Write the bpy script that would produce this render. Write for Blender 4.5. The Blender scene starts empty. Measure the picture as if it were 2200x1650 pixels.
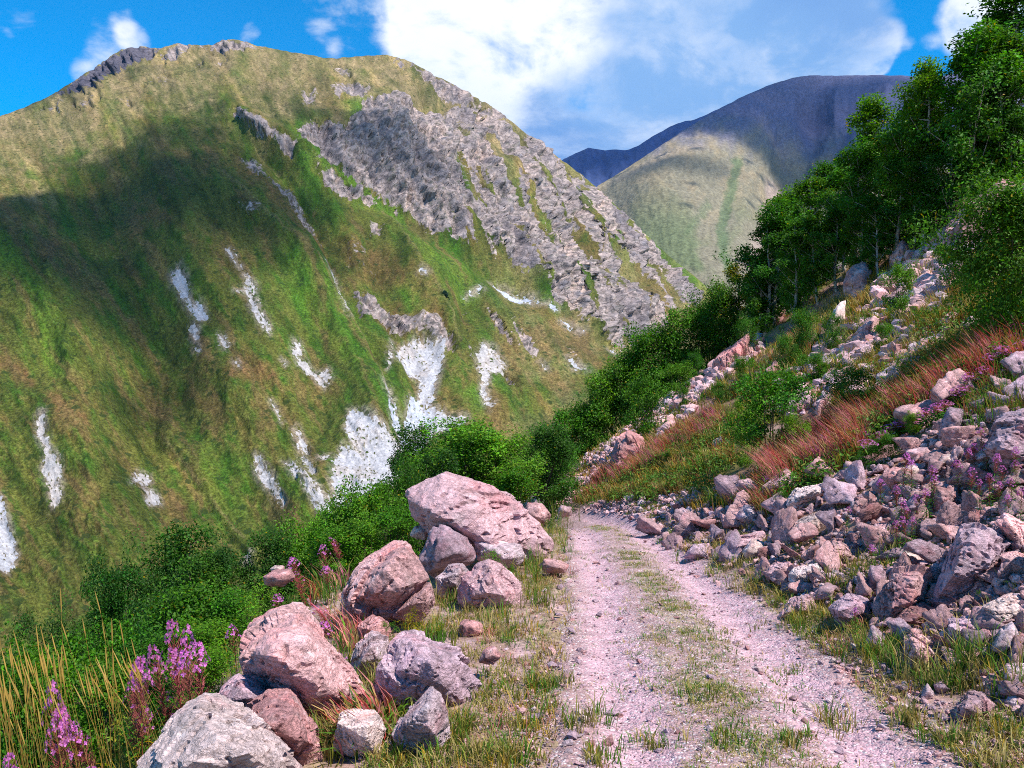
import bpy, bmesh, math, random
import numpy as np
from mathutils import Vector, Matrix, Euler

random.seed(7)
RNG = np.random.default_rng(11)
SC = bpy.context.scene
COL = SC.collection
F, CX, CY, CAMZ = 1694.0, 1100.0, 825.0, 1.6      # lens of the photograph, in its own pixels

# ------------------------------------------------------------------ noise
_P = RNG.permutation(512).astype(np.int64)
_PERM = np.concatenate([_P, _P, _P])
_G = RNG.normal(size=(512, 3)); _G /= np.linalg.norm(_G, axis=1)[:, None]

def pn(x, y, z):
    x, y, z = np.broadcast_arrays(np.asarray(x, float), np.asarray(y, float), np.asarray(z, float))
    xi, yi, zi = np.floor(x).astype(np.int64), np.floor(y).astype(np.int64), np.floor(z).astype(np.int64)
    fx, fy, fz = x - xi, y - yi, z - zi
    u, v, w = (f * f * f * (f * (f * 6 - 15) + 10) for f in (fx, fy, fz))
    out = 0
    for dx in (0, 1):
        for dy in (0, 1):
            for dz in (0, 1):
                h = _PERM[(_PERM[(_PERM[(xi + dx) & 511] + yi + dy) & 511] + zi + dz) & 511]
                g = _G[h]
                d = g[..., 0] * (fx - dx) + g[..., 1] * (fy - dy) + g[..., 2] * (fz - dz)
                out = out + d * (u if dx else 1 - u) * (v if dy else 1 - v) * (w if dz else 1 - w)
    return out * 1.6

def fbm(x, y, z=0.0, oct=4, rough=0.5, lac=2.03):
    a, s, t = 1.0, 0.0, 0.0
    f = 1.0
    for _ in range(oct):
        s = s + a * pn(np.asarray(x) * f, np.asarray(y) * f, np.asarray(z) * f + 7.3 * _)
        t += a; a *= rough; f *= lac
    return s / t * 1.5

def ridged(x, y, z=0.0, oct=4, rough=0.5, lac=2.1):
    a, s, t, f = 1.0, 0.0, 0.0, 1.0
    for _ in range(oct):
        s = s + a * (1 - np.abs(pn(np.asarray(x) * f, np.asarray(y) * f, np.asarray(z) * f + 3.1 * _)) * 1.6)
        t += a; a *= rough; f *= lac
    return s / t

def sstep(a, b, x):
    t = np.clip((x - a) / (b - a), 0, 1)
    return t * t * (3 - 2 * t)

def mix(a, b, t):
    t = np.asarray(t)[..., None]
    return a * (1 - t) + np.asarray(b, float) * t

def poly_sd(px, py, poly):
    """signed distance to a polygon, negative inside"""
    d = np.full(px.shape, 1e9); ins = np.zeros(px.shape, bool)
    n = len(poly)
    for i in range(n):
        ax, ay = poly[i]; bx, by = poly[(i + 1) % n]
        ex, ey = bx - ax, by - ay
        wx, wy = px - ax, py - ay
        t = np.clip((wx * ex + wy * ey) / (ex * ex + ey * ey + 1e-9), 0, 1)
        d = np.minimum(d, np.hypot(wx - ex * t, wy - ey * t))
        c = ((ay > py) != (by > py)) & (px < (bx - ax) * (py - ay) / (by - ay + 1e-12) + ax)
        ins ^= c
    return np.where(ins, -d, d)

def line_d(px, py, pts):
    """distance to a polyline, signed side of the nearest piece, and how far along (0..1)"""
    d = np.full(px.shape, 1e9); side = np.zeros(px.shape); al = np.zeros(px.shape)
    n = len(pts) - 1
    for i in range(n):
        ax, ay = pts[i]; bx, by = pts[i + 1]
        ex, ey = bx - ax, by - ay
        wx, wy = px - ax, py - ay
        t = np.clip((wx * ex + wy * ey) / (ex * ex + ey * ey + 1e-9), 0, 1)
        q = np.hypot(wx - ex * t, wy - ey * t)
        k = q < d
        d = np.where(k, q, d); side = np.where(k, np.sign(ex * wy - ey * wx), side); al = np.where(k, (i + t) / n, al)
    return d, side, al

def ray(px, py, D):
    return np.stack([(px - CX) / F * D, D + 0 * px, CAMZ - (py - CY) / F * D], -1)

# ------------------------------------------------------------------ meshes and objects
def mesh_np(name, V, faces, col=None, mats=(), smooth=True, extra=None):
    """faces: a list of (N,k) index arrays"""
    me = bpy.data.meshes.new(name)
    V = np.asarray(V, np.float32)
    faces = [np.asarray(f, np.int32) for f in faces if len(f)]
    me.vertices.add(len(V)); me.vertices.foreach_set('co', V.ravel())
    loops = np.concatenate([f.ravel() for f in faces])
    tot = np.concatenate([np.full(len(f), f.shape[1], np.int32) for f in faces])
    start = np.concatenate([[0], np.cumsum(tot)[:-1]]).astype(np.int32)
    me.loops.add(len(loops)); me.loops.foreach_set('vertex_index', loops)
    me.polygons.add(len(tot)); me.polygons.foreach_set('loop_start', start)
    try: me.polygons.foreach_set('loop_total', tot)
    except Exception: pass
    me.update(calc_edges=True)
    me.polygons.foreach_set('use_smooth', np.full(len(tot), smooth))
    if col is not None:
        a = me.color_attributes.new('Col', 'FLOAT_COLOR', 'POINT')
        c = np.ones((len(V), 4), np.float32); c[:, :3] = np.clip(col, 0, 1)
        a.data.foreach_set('color', c.ravel())
    for k, v in (extra or {}).items():
        a = me.color_attributes.new(k, 'FLOAT_COLOR', 'POINT'); a.data.foreach_set('color', np.asarray(v, np.float32).ravel())
    for m in mats: me.materials.append(m)
    me.validate()
    return me

def grid_faces(nr, nc):
    i = np.arange(nr * nc).reshape(nr, nc)
    return np.stack([i[:-1, :-1], i[:-1, 1:], i[1:, 1:], i[1:, :-1]], -1).reshape(-1, 4)

def link(name, me, parent=None, **props):
    o = bpy.data.objects.new(name, me); COL.objects.link(o)
    if parent is not None: o.parent = parent
    for k, v in props.items(): o[k] = v
    return o

def empty(name, loc, label, cat, group=None, rz=0.0):
    o = bpy.data.objects.new(name, None); COL.objects.link(o)
    o.location = loc; o.rotation_euler = (0, 0, rz); o['label'] = label; o['category'] = cat
    o.empty_display_size = 0.2
    if group: o['group'] = group
    return o

# ------------------------------------------------------------------ materials
class NT:
    def __init__(s, tree): s.t = tree
    def n(s, typ, **kw):
        x = s.t.nodes.new(typ)
        for k, v in kw.items():
            if k.startswith('i_'):
                key = k[2:]
                key = int(key) if key.isdigit() else key.replace('_', ' ')
                x.inputs[key].default_value = v
            else: setattr(x, k, v)
        return x
    def l(s, a, b): s.t.links.new(a, b)
    def math(s, op, a, b=None, clamp=False):
        x = s.t.nodes.new('ShaderNodeMath'); x.operation = op; x.use_clamp = clamp
        for i, q in enumerate((a, b)):
            if q is None: continue
            if isinstance(q, (int, float)): x.inputs[i].default_value = q
            else: s.l(q, x.inputs[i])
        return x.outputs[0]
    def mixc(s, f, a, b, blend='MIX'):
        x = s.t.nodes.new('ShaderNodeMix'); x.data_type = 'RGBA'; x.blend_type = blend
        for i, q in ((0, f), (6, a), (7, b)):
            if isinstance(q, (int, float)): x.inputs[i].default_value = q
            elif isinstance(q, tuple): x.inputs[i].default_value = (*q, 1)
            else: s.l(q, x.inputs[i])
        return x.outputs[2]
    def ramp(s, f, lo, hi, smooth=True, to=(0, 1)):
        x = s.t.nodes.new('ShaderNodeMapRange'); x.interpolation_type = 'SMOOTHSTEP' if smooth else 'LINEAR'
        s.l(f, x.inputs[0])
        for i, q in ((1, lo), (2, hi), (3, to[0]), (4, to[1])): x.inputs[i].default_value = q
        return x.outputs[0]
    def noise(s, co, scale, detail=5, rough=0.55, out=0, dist=0.0):
        x = s.t.nodes.new('ShaderNodeTexNoise')
        x.inputs['Scale'].default_value = scale; x.inputs['Detail'].default_value = detail; x.inputs['Roughness'].default_value = rough
        x.inputs['Distortion'].default_value = dist
        if co is not None: s.l(co, x.inputs['Vector'])
        return x.outputs[out]

def new_mat(name):
    m = bpy.data.materials.new(name); m.use_nodes = True
    m.node_tree.nodes.clear()
    t = NT(m.node_tree)
    out = t.n('ShaderNodeOutputMaterial')
    b = t.n('ShaderNodeBsdfPrincipled'); b.inputs['Roughness'].default_value = 0.9
    b.inputs['Specular IOR Level'].default_value = 0.15
    t.l(b.outputs[0], out.inputs[0])
    return m, t, b, out

def col_mat(name, fine=0.0, fscale=1.0, bump=0.0, bscale=1.0, rough=0.95, spec=0.1):
    """surface whose colour is stored on its mesh, with fine variation"""
    m, t, b, out = new_mat(name)
    a = t.n('ShaderNodeVertexColor', layer_name='Col')
    c = a.outputs[0]
    co = t.n('ShaderNodeTexCoord').outputs['Object']
    if fine > 0:
        f = t.ramp(t.noise(co, fscale, 8, 0.72), 0.36, 0.64, False, (1 - fine, 1 + fine))
        cc = t.n('ShaderNodeVectorMath', operation='SCALE'); t.l(c, cc.inputs[0]); t.l(f, cc.inputs['Scale']); c = cc.outputs[0]
    t.l(c, b.inputs['Base Color'])
    b.inputs['Roughness'].default_value = rough; b.inputs['Specular IOR Level'].default_value = spec
    if bump > 0:
        bp = t.n('ShaderNodeBump'); bp.inputs['Strength'].default_value = 1.0; bp.inputs['Distance'].default_value = bump
        t.l(t.noise(co, bscale, 8, 0.65), bp.inputs['Height']); t.l(bp.outputs[0], b.inputs['Normal'])
    return m

def mountain_mat():
    """turf, crag and bare scree; their borders break up by fine noise"""
    m, t, b, out = new_mat('turf_crag_and_scree')
    co = t.n('ShaderNodeTexCoord').outputs['Object']
    A = [t.n('ShaderNodeVertexColor', layer_name=k) for k in ('Col', 'Crag', 'Scar')]
    na = t.noise(co, .34, 10, .75); nb = t.noise(co, .85, 5, .75); nc = t.noise(co, .16, 8, .7)
    def edge(mask, n, k, w):
        x = t.math('ADD', mask, t.math('MULTIPLY', t.math('SUBTRACT', n, .5), k)); return t.ramp(x, .5 - w, .5 + w)
    def scaled(c, f):
        s = t.n('ShaderNodeVectorMath', operation='SCALE'); t.l(c, s.inputs[0]); t.l(f, s.inputs['Scale']); return s.outputs[0]
    turf = scaled(A[0].outputs[0], t.math('MULTIPLY', t.ramp(na, .38, .62, False, (.68, 1.32)), t.ramp(nb, .40, .60, False, (.55, 1.45))))
    vd = t.n('ShaderNodeTexVoronoi'); vd.inputs['Scale'].default_value = .16; t.l(co, vd.inputs['Vector']); sd = t.n('ShaderNodeSeparateColor'); t.l(vd.outputs['Color'], sd.inputs[0])
    dots = t.math('MULTIPLY', t.ramp(t.math('ADD', vd.outputs['Distance'], t.math('MULTIPLY', nb, .5)), .62, .48), t.ramp(sd.outputs[0], .66, .70))
    turf = t.mixc(t.math('MULTIPLY', dots, .75), turf, (.022, .040, .010))
    v = t.n('ShaderNodeTexVoronoi', feature='DISTANCE_TO_EDGE'); v.inputs['Scale'].default_value = .07; v.inputs['Randomness'].default_value = 1
    w = t.n('ShaderNodeVectorMath', operation='ADD'); n3 = t.n('ShaderNodeTexNoise'); n3.inputs['Scale'].default_value = .10; n3.inputs['Detail'].default_value = 6; t.l(co, n3.inputs['Vector'])
    s3 = t.n('ShaderNodeVectorMath', operation='SCALE'); s3.inputs['Scale'].default_value = 26; t.l(n3.outputs['Color'], s3.inputs[0]); t.l(co, w.inputs[0]); t.l(s3.outputs[0], w.inputs[1]); t.l(w.outputs[0], v.inputs['Vector'])
    crk = t.ramp(v.outputs['Distance'], 0, .10, True, (.62, 1.03))  # crack lines darken the crag colour, standing for shade in them
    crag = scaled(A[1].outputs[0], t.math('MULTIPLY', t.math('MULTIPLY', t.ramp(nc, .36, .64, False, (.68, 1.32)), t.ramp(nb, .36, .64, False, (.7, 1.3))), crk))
    scar = scaled(A[2].outputs[0], t.math('MULTIPLY', t.ramp(na, .36, .64, False, (.72, 1.2)), t.ramp(nb, .36, .64, False, (.8, 1.15))))
    c = t.mixc(edge(A[1].outputs[1], nc, 1.5, .10), turf, crag)
    c = t.mixc(edge(A[2].outputs[1], na, 2.2, .10), c, scar)
    t.l(c, b.inputs['Base Color']); b.inputs['Roughness'].default_value = .95; b.inputs['Specular IOR Level'].default_value = .1
    bp = t.n('ShaderNodeBump'); bp.inputs['Strength'].default_value = 1.0; bp.inputs['Distance'].default_value = 1.3
    t.l(t.math('ADD', t.math('MULTIPLY', na, .9), t.math('MULTIPLY', t.math('MULTIPLY', crk, A[1].outputs[1]), .7)), bp.inputs['Height']); t.l(bp.outputs[0], b.inputs['Normal'])
    return m

def leaf_mat(name, trans=0.35, sat=1.0):
    m, t, b, out = new_mat(name)
    a = t.n('ShaderNodeVertexColor', layer_name='Col')
    oi = t.n('ShaderNodeObjectInfo')
    hs = t.n('ShaderNodeHueSaturation')
    t.l(a.outputs[0], hs.inputs['Color'])
    t.l(t.ramp(oi.outputs['Random'], 0, 1, False, (0.485, 0.512)), hs.inputs['Hue'])
    t.l(t.ramp(oi.outputs['Random'], 0, 1, False, (1.12, 0.82)), hs.inputs['Value'])
    hs.inputs['Saturation'].default_value = sat
    t.l(hs.outputs[0], b.inputs['Base Color'])
    b.inputs['Roughness'].default_value = 0.55; b.inputs['Specular IOR Level'].default_value = 0.25
    tr = t.n('ShaderNodeBsdfTranslucent'); t.l(hs.outputs[0], tr.inputs['Color'])
    mx = t.n('ShaderNodeMixShader'); mx.inputs[0].default_value = trans
    t.l(b.outputs[0], mx.inputs[1]); t.l(tr.outputs[0], mx.inputs[2]); t.l(mx.outputs[0], out.inputs[0])
    return m

def plain_mat(name, c, rough=0.85, var=0.2, scale=20):
    m, t, b, out = new_mat(name)
    co = t.n('ShaderNodeTexCoord').outputs['Object']
    n = t.ramp(t.noise(co, scale, 4), 0.3, 0.7, False, (1 - var, 1 + var))
    cc = t.n('ShaderNodeVectorMath', operation='SCALE'); cc.inputs[0].default_value = c; t.l(n, cc.inputs['Scale'])
    t.l(cc.outputs[0], b.inputs['Base Color']); b.inputs['Roughness'].default_value = rough
    return m
EXPOSURE = 0.68
CLOUD_BLOBS = [(1040, 60, 260, 1.0), (1180, 160, 300, 1.2), (1380, 140, 330, 1.3), (1000, 130, 150, 0.9), (900, 100, 90, 0.35), (880, 110, 170, 0.3), (900, 20, 190, 0.35),
               (1560, 110, 330, 1.2), (1250, 300, 220, 1.0), (1420, 250, 220, 1.0), (1500, 10, 400, 1.0), (1740, 60, 240, 0.9), (1160, 10, 260, 0.8),
               (1895, 105, 70, 0.9), (1870, 140, 50, 0.6), (1980, 100, 40, 0.5), (2080, 50, 110, 0.8), (2160, 20, 160, 0.9), (1640, 128, 40, 0.8), (1720, 152, 40, 0.7), (2060, 190, 60, 0.5),
               (235, 95, 70, 0.42), (285, 82, 45, 0.42), (200, 140, 70, 0.40), (265, 48, 35, 0.3), (180, 165, 50, 0.4), (540, 72, 38, 0.42), (690, 95, 55, 0.45), (740, 112, 45, 0.45),
               (20, 5, 90, 0.35), (60, 75, 50, 0.3), (0, 75, 30, 0.3), (690, -10, 120, 0.4), (890, 15, 70, 0.62), (1210, 312, 60, 1.0)]
GREY_BLOBS = [(1650, 60, 420, .35), (1300, 60, 300, .25), (2000, 60, 200, .2), (1250, 270, 170, 0.9), (1420, 260, 200, 0.9), (1600, 120, 260, 0.6), (1450, 20, 240, 0.55), (1750, 60, 240, 0.6), (1560, 190, 150, 0.5), (1130, 290, 120, 0.4), (1330, 330, 120, 0.6)]
# where cloud shade lies in the photograph: px, py, radius in metres, depth of the shade
CLOUD_SHADE = [(420, 300, 70, .75), (330, 400, 90, .8), (180, 480, 80, .8), (60, 500, 70, .75), (460, 440, 85, 1.0), (580, 500, 60, .8), (300, 600, 60, .9), (200, 640, 45, .6), (380, 700, 40, .7), (660, 570, 40, .7), (640, 440, 50, .6), (60, 580, 35, .6), (420, 800, 35, .55), (330, 880, 35, .45), (830, 290, 85, .75), (900, 360, 70, .6), (560, 330, 50, .4), (300, 150, 60, .5), (130, 200, 60, .4)]
FAR_SHADE = [(1690, 190, 380, 1.3), (1900, 200, 450, 1.3), (1620, 250, 280, 1.3), (1750, 290, 300, 1.3), (1900, 320, 300, 1.2), (1560, 285, 170, 1.2), (1620, 320, 150, 1.1), (1690, 355, 130, 1.0), (1520, 372, 100, .6), (1430, 380, 90, .6), (1360, 385, 60, .4), (2050, 300, 400, 1.2), (1500, 280, 170, 1.0), (1760, 350, 130, 1.0), (1850, 380, 160, .9)]
HAZE = 1.6e-5
# ------------------------------------------------------------------ camera, sun, sky
cam = bpy.data.cameras.new('camera'); camo = bpy.data.objects.new('camera', cam); COL.objects.link(camo)
cam.sensor_width = 36; cam.lens = 36 * F / 2200; cam.clip_start = 0.05; cam.clip_end = 40000
camo.location = (0, 0, CAMZ); camo.rotation_euler = (math.radians(90), 0, 0)
SC.camera = camo
SC.view_settings.view_transform = 'Standard'; SC.view_settings.look = 'None'; SC.view_settings.gamma = 1.0
SC.view_settings.exposure = EXPOSURE
SUN_EL, SUN_AZ = 55.0, 130.0          # azimuth clockwise from the camera's forward axis
_e, _a = math.radians(SUN_EL), math.radians(SUN_AZ)
SUNV = np.array([math.sin(_a) * math.cos(_e), math.cos(_a) * math.cos(_e), math.sin(_e)])
sun = bpy.data.lights.new('sun', 'SUN'); suno = bpy.data.objects.new('sun', sun); COL.objects.link(suno)
sun.energy = 5.0; sun.angle = math.radians(0.5); sun.color = (1.0, 0.955, 0.885)
suno.rotation_euler = Vector(SUNV).to_track_quat('Z', 'Y').to_euler()

W = bpy.data.worlds.new('World'); SC.world = W; W.use_nodes = True
W.node_tree.nodes.clear(); t = NT(W.node_tree)
wout = t.n('ShaderNodeOutputWorld')
sky = t.n('ShaderNodeTexSky', sky_type='NISHITA'); sky.sun_disc = False
sky.sun_elevation = _e; sky.sun_rotation = _a
sky.altitude = 2200; sky.air_density = 1.0; sky.dust_density = 0.3; sky.ozone_density = 1.6
hs = t.n('ShaderNodeHueSaturation'); hs.inputs['Saturation'].default_value = 1.55; hs.inputs['Hue'].default_value = 0.493; hs.inputs['Value'].default_value = 1.7
t.l(sky.outputs[0], hs.inputs['Color'])
skyv = t.n('ShaderNodeVectorMath', operation='SCALE'); skyv.inputs['Scale'].default_value = 0.1
t.l(hs.outputs[0], skyv.inputs[0])
dirv = t.n('ShaderNodeTexCoord').outputs['Generated']
def pxdir(px, py):
    v = np.array([(px - CX) / F, 1.0, -(py - CY) / F]); return v / np.linalg.norm(v)
def blobs(lst):
    tot = None
    for px, py, r, s in lst:
        d = pxdir(px, py)
        vm = t.n('ShaderNodeVectorMath', operation='DOT_PRODUCT'); t.l(dirv, vm.inputs[0]); vm.inputs[1].default_value = tuple(d)
        rr = r / F * (d[1] ** 1.0)
        q = t.ramp(vm.outputs['Value'], math.cos(rr), 1.0, True, (0, s))
        tot = q if tot is None else t.math('ADD', tot, q)
    return tot
mp = t.n('ShaderNodeMapping'); mp.inputs['Scale'].default_value = (1, 1, 1.7); t.l(dirv, mp.inputs[0])
n1 = t.noise(mp.outputs[0], 6.0, 12, 0.62, dist=0.35)
n2 = t.noise(mp.outputs[0], 13.0, 10, 0.6, dist=0.2)
n3 = t.noise(mp.outputs[0], 3.2, 5, 0.5)
cov = blobs(CLOUD_BLOBS)
cov = t.math('MINIMUM', cov, 1.15)
dens = t.math('ADD', t.math('ADD', t.math('MULTIPLY', t.math('SUBTRACT', n1, 0.5), 2.7), t.math('MULTIPLY', t.math('SUBTRACT', n2, 0.5), 1.0)), cov)
dens = t.ramp(dens, 0.28, 1.12)
grey = t.math('ADD', t.math('MINIMUM', blobs(GREY_BLOBS), 1.0), t.math('MULTIPLY', t.math('SUBTRACT', n1, 0.5), 3.4))
grey = t.ramp(grey, 0.0, 1.15)
cc = t.mixc(grey, (0.74, 0.76, 0.80), (0.17, 0.33, 0.60))
cc = t.mixc(t.ramp(n3, 0.42, 0.66), cc, t.mixc(grey, (0.60, 0.66, 0.76), (0.13, 0.27, 0.55)))
fin = t.mixc(dens, skyv.outputs[0], cc)
bg = t.n('ShaderNodeBackground'); bg.inputs['Strength'].default_value = 1.0
t.l(fin, bg.inputs[0]); t.l(bg.outputs[0], wout.inputs[0]); bg.inputs['Strength'].default_value = .95
SC.cycles.use_denoising = False
SC.cycles.pixel_filter_type = 'BLACKMAN_HARRIS'; SC.cycles.filter_width = 1.0
SC.cycles.max_bounces = 6; SC.cycles.diffuse_bounces = 3; SC.cycles.transparent_max_bounces = 8
SC.cycles.glossy_bounces = 1; SC.cycles.transmission_bounces = 3; SC.cycles.volume_bounces = 0
# ------------------------------------------------------------------ mountains
def rbf_fit(pts):
    P = np.array(pts, float); X = P[:, :2] / 1000; y = np.log(P[:, 2])
    n = len(P)
    r = np.hypot(X[:, None, 0] - X[None, :, 0], X[:, None, 1] - X[None, :, 1])
    K = np.where(r > 0, r ** 2 * np.log(r + 1e-12), 0) + 1e-3 * np.eye(n)
    Q = np.concatenate([np.ones((n, 1)), X], 1)
    A = np.block([[K, Q], [Q.T, np.zeros((3, 3))]])
    w = np.linalg.solve(A, np.concatenate([y, np.zeros(3)]))
    def f(px, py):
        x, yy = px / 1000, py / 1000
        o = w[n] + w[n + 1] * x + w[n + 2] * yy
        for i in range(n):
            r2 = (x - X[i, 0]) ** 2 + (yy - X[i, 1]) ** 2
            o = o + w[i] * 0.5 * np.where(r2 > 0, r2 * np.log(r2 + 1e-12), 0)
        return np.exp(o)
    return f

def normals_grid(P):
    du = np.gradient(P, axis=1); dv = np.gradient(P, axis=0)
    n = np.cross(dv, du); n /= np.linalg.norm(n, axis=-1, keepdims=True) + 1e-9
    s = np.sign((n * -P).sum(-1, keepdims=True)); s[s == 0] = 1
    return n * s

def add_back(V, rows, drop, step):
    """continue a relief behind its skyline: rows going away and down"""
    top = V[0]; out = []
    d = top.copy(); d[:, 2] = 0; d /= np.linalg.norm(d, axis=1)[:, None]
    for k in range(rows, 0, -1):
        s = step * k ** 1.4
        q = top + d * s; q[:, 2] -= s * drop * (0.25 + 0.75 * min(1, k / 3))
        out.append(q)
    return np.concatenate([np.stack(out), V], 0)

SKYLINE = [(-420, 380), (-250, 325), (-100, 280), (0, 248), (60, 228), (105, 208), (150, 180), (210, 141), (260, 108), (300, 99), (345, 103), (385, 93), (420, 96), (455, 94),
           (480, 85), (500, 82), (520, 88), (560, 100), (620, 112), (690, 124), (725, 126), (785, 117), (830, 116), (870, 126), (930, 160), (1000, 195),
           (1050, 225), (1100, 262), (1150, 300), (1200, 338), (1250, 375), (1290, 412), (1330, 450), (1380, 497), (1420, 533), (1470, 575), (1510, 610), (1560, 655), (1640, 720)]
MD = rbf_fit([(-400, 1350, 260), (-400, 900, 340), (-400, 600, 480), (-400, 380, 700),
    (0, 1350, 270), (0, 1000, 345), (0, 700, 455), (0, 480, 590), (0, 330, 760), (0, 250, 930),
    (300, 1300, 285), (300, 1000, 360), (300, 700, 480), (300, 450, 640), (300, 250, 860), (330, 105, 1200),
    (600, 1250, 300), (600, 1000, 375), (600, 700, 500), (600, 400, 700), (600, 200, 930), (600, 112, 1180), (480, 90, 1200),
    (820, 1100, 330), (850, 960, 385), (850, 800, 470), (850, 600, 600), (850, 400, 780), (850, 220, 990), (840, 120, 1200),
    (1050, 950, 430), (1050, 800, 510), (1050, 600, 660), (1050, 400, 860), (1050, 230, 1140),
    (1250, 850, 520), (1250, 700, 640), (1250, 500, 860), (1250, 378, 1080),
    (1400, 750, 660), (1400, 620, 810), (1400, 520, 1000), (1500, 680, 780), (1505, 612, 930), (1640, 900, 700), (1620, 730, 900), (900, 1500, 280), (1200, 1200, 420)])

WHITE = [  # bare pale scree on the grass: outline, whiteness, blueness
    ([(362, 572), (385, 570), (400, 592), (403, 620), (412, 645), (436, 662), (446, 686), (428, 690), (408, 662), (388, 636), (385, 612), (368, 596)], 1, .35),
    ([(408, 692), (425, 690), (432, 712), (420, 745), (410, 722)], .7, .1), ([(418, 742), (424, 745), (430, 758), (420, 752)], .9, 0),
    ([(470, 735), (480, 740), (497, 765), (492, 772), (474, 758)], 1, 0), ([(486, 542), (498, 543), (520, 580), (514, 588), (496, 562)], .75, 0),
    ([(524, 597), (532, 600), (552, 638), (548, 640), (530, 620)], .8, 0), ([(503, 648), (528, 628), (545, 634), (570, 690), (585, 718), (580, 735), (556, 715), (540, 690), (530, 650), (510, 652)], .62, .1),
    ([(632, 732), (645, 730), (647, 748), (635, 770), (628, 765)], 1, 0), ([(638, 768), (660, 770), (680, 787), (704, 786), (711, 808), (698, 820), (680, 812), (668, 800), (640, 788)], 1, 0),
    ([(606, 786), (616, 790), (615, 802)], .8, 0), ([(505, 800), (516, 802), (514, 810)], 1, 0),
    ([(82, 918), (98, 916), (100, 942), (90, 960), (108, 968), (112, 1000), (134, 1012), (136, 1050), (132, 1098), (112, 1104), (104, 1060), (92, 1024), (100, 1004), (84, 960)], 1, 0),
    ([(292, 994), (318, 990), (322, 1012), (310, 1030), (340, 1040), (344, 1058), (318, 1076), (310, 1045), (300, 1022), (280, 1036)], 1, 0),
    ([(-40, 1050), (2, 1062), (20, 1120), (36, 1180), (14, 1222), (-40, 1215)], 1, .45), ([(520, 1178), (536, 1174), (534, 1198), (524, 1200)], 1, .2),
    ([(548, 985), (560, 990), (590, 1035), (620, 1095), (612, 1100), (575, 1050), (550, 1015)], .85, .1),
    ([(610, 1005), (640, 1010), (680, 1060), (716, 1080), (735, 1110), (720, 1150), (690, 1120), (660, 1070), (630, 1040)], .72, .2),
    ([(628, 930), (645, 920), (662, 960), (658, 980), (640, 965)], .55, .2), ([(640, 980), (660, 985), (690, 1040), (680, 1060)], .5, .1),
    ([(584, 880), (592, 885), (606, 915), (600, 912)], .9, 0), ([(690, 985), (710, 984), (705, 1000), (692, 1008)], .9, 0),
    ([(750, 880), (775, 890), (800, 905), (850, 935), (876, 962), (882, 1000), (850, 1040), (800, 1075), (730, 1120), (718, 1060), (722, 1000), (735, 960), (758, 968), (745, 930), (742, 905)], .95, .25),
    ([(855, 735), (890, 715), (920, 722), (950, 740), (952, 770), (940, 815), (930, 860), (960, 890), (1000, 905), (990, 925), (940, 915), (905, 960), (885, 965), (872, 920), (885, 870), (905, 830), (905, 800), (870, 780), (850, 770)], .95, .3),
    ([(880, 845), (925, 850), (930, 905), (905, 960), (880, 975), (868, 930)], 1, .95), ([(822, 830), (835, 838), (860, 895), (876, 955), (868, 962), (840, 890)], .9, .8),
    ([(1038, 738), (1058, 745), (1085, 785), (1083, 806), (1052, 805), (1042, 850), (1056, 880), (1050, 888), (1030, 850), (1035, 812), (1022, 795), (1026, 762)], 1, 0),
    ([(1062, 585), (1080, 580), (1120, 605), (1155, 622), (1150, 636), (1120, 632), (1085, 608)], .8, .9), ([(1140, 618), (1175, 640), (1205, 660), (1195, 662), (1165, 645)], .7, .8),
    ([(1000, 624), (1035, 610), (1040, 622), (1005, 632)], .75, .4), ([(1208, 680), (1255, 705), (1250, 708)], .8, .6), ([(1218, 768), (1240, 785), (1260, 800), (1236, 792)], .8, .3),
    ([(698, 563), (712, 562), (716, 580), (728, 610), (735, 640), (722, 620), (708, 590)], .75, .1), ([(735, 635), (750, 660), (755, 680), (745, 668)], .5, 0),
    ([(855, 462), (866, 456), (860, 476)], .9, .1), ([(900, 595), (912, 605), (908, 608)], .9, .4), ([(1160, 772), (1178, 790), (1172, 792)], .7, .1), ([(1310, 745), (1345, 770), (1335, 768)], .8, .4),
    ([(840, 720), (850, 722), (838, 790), (830, 802), (836, 760)], .6, 0), ([(968, 1010), (985, 985), (1005, 960), (1010, 975), (985, 1005)], .5, .1)]
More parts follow.
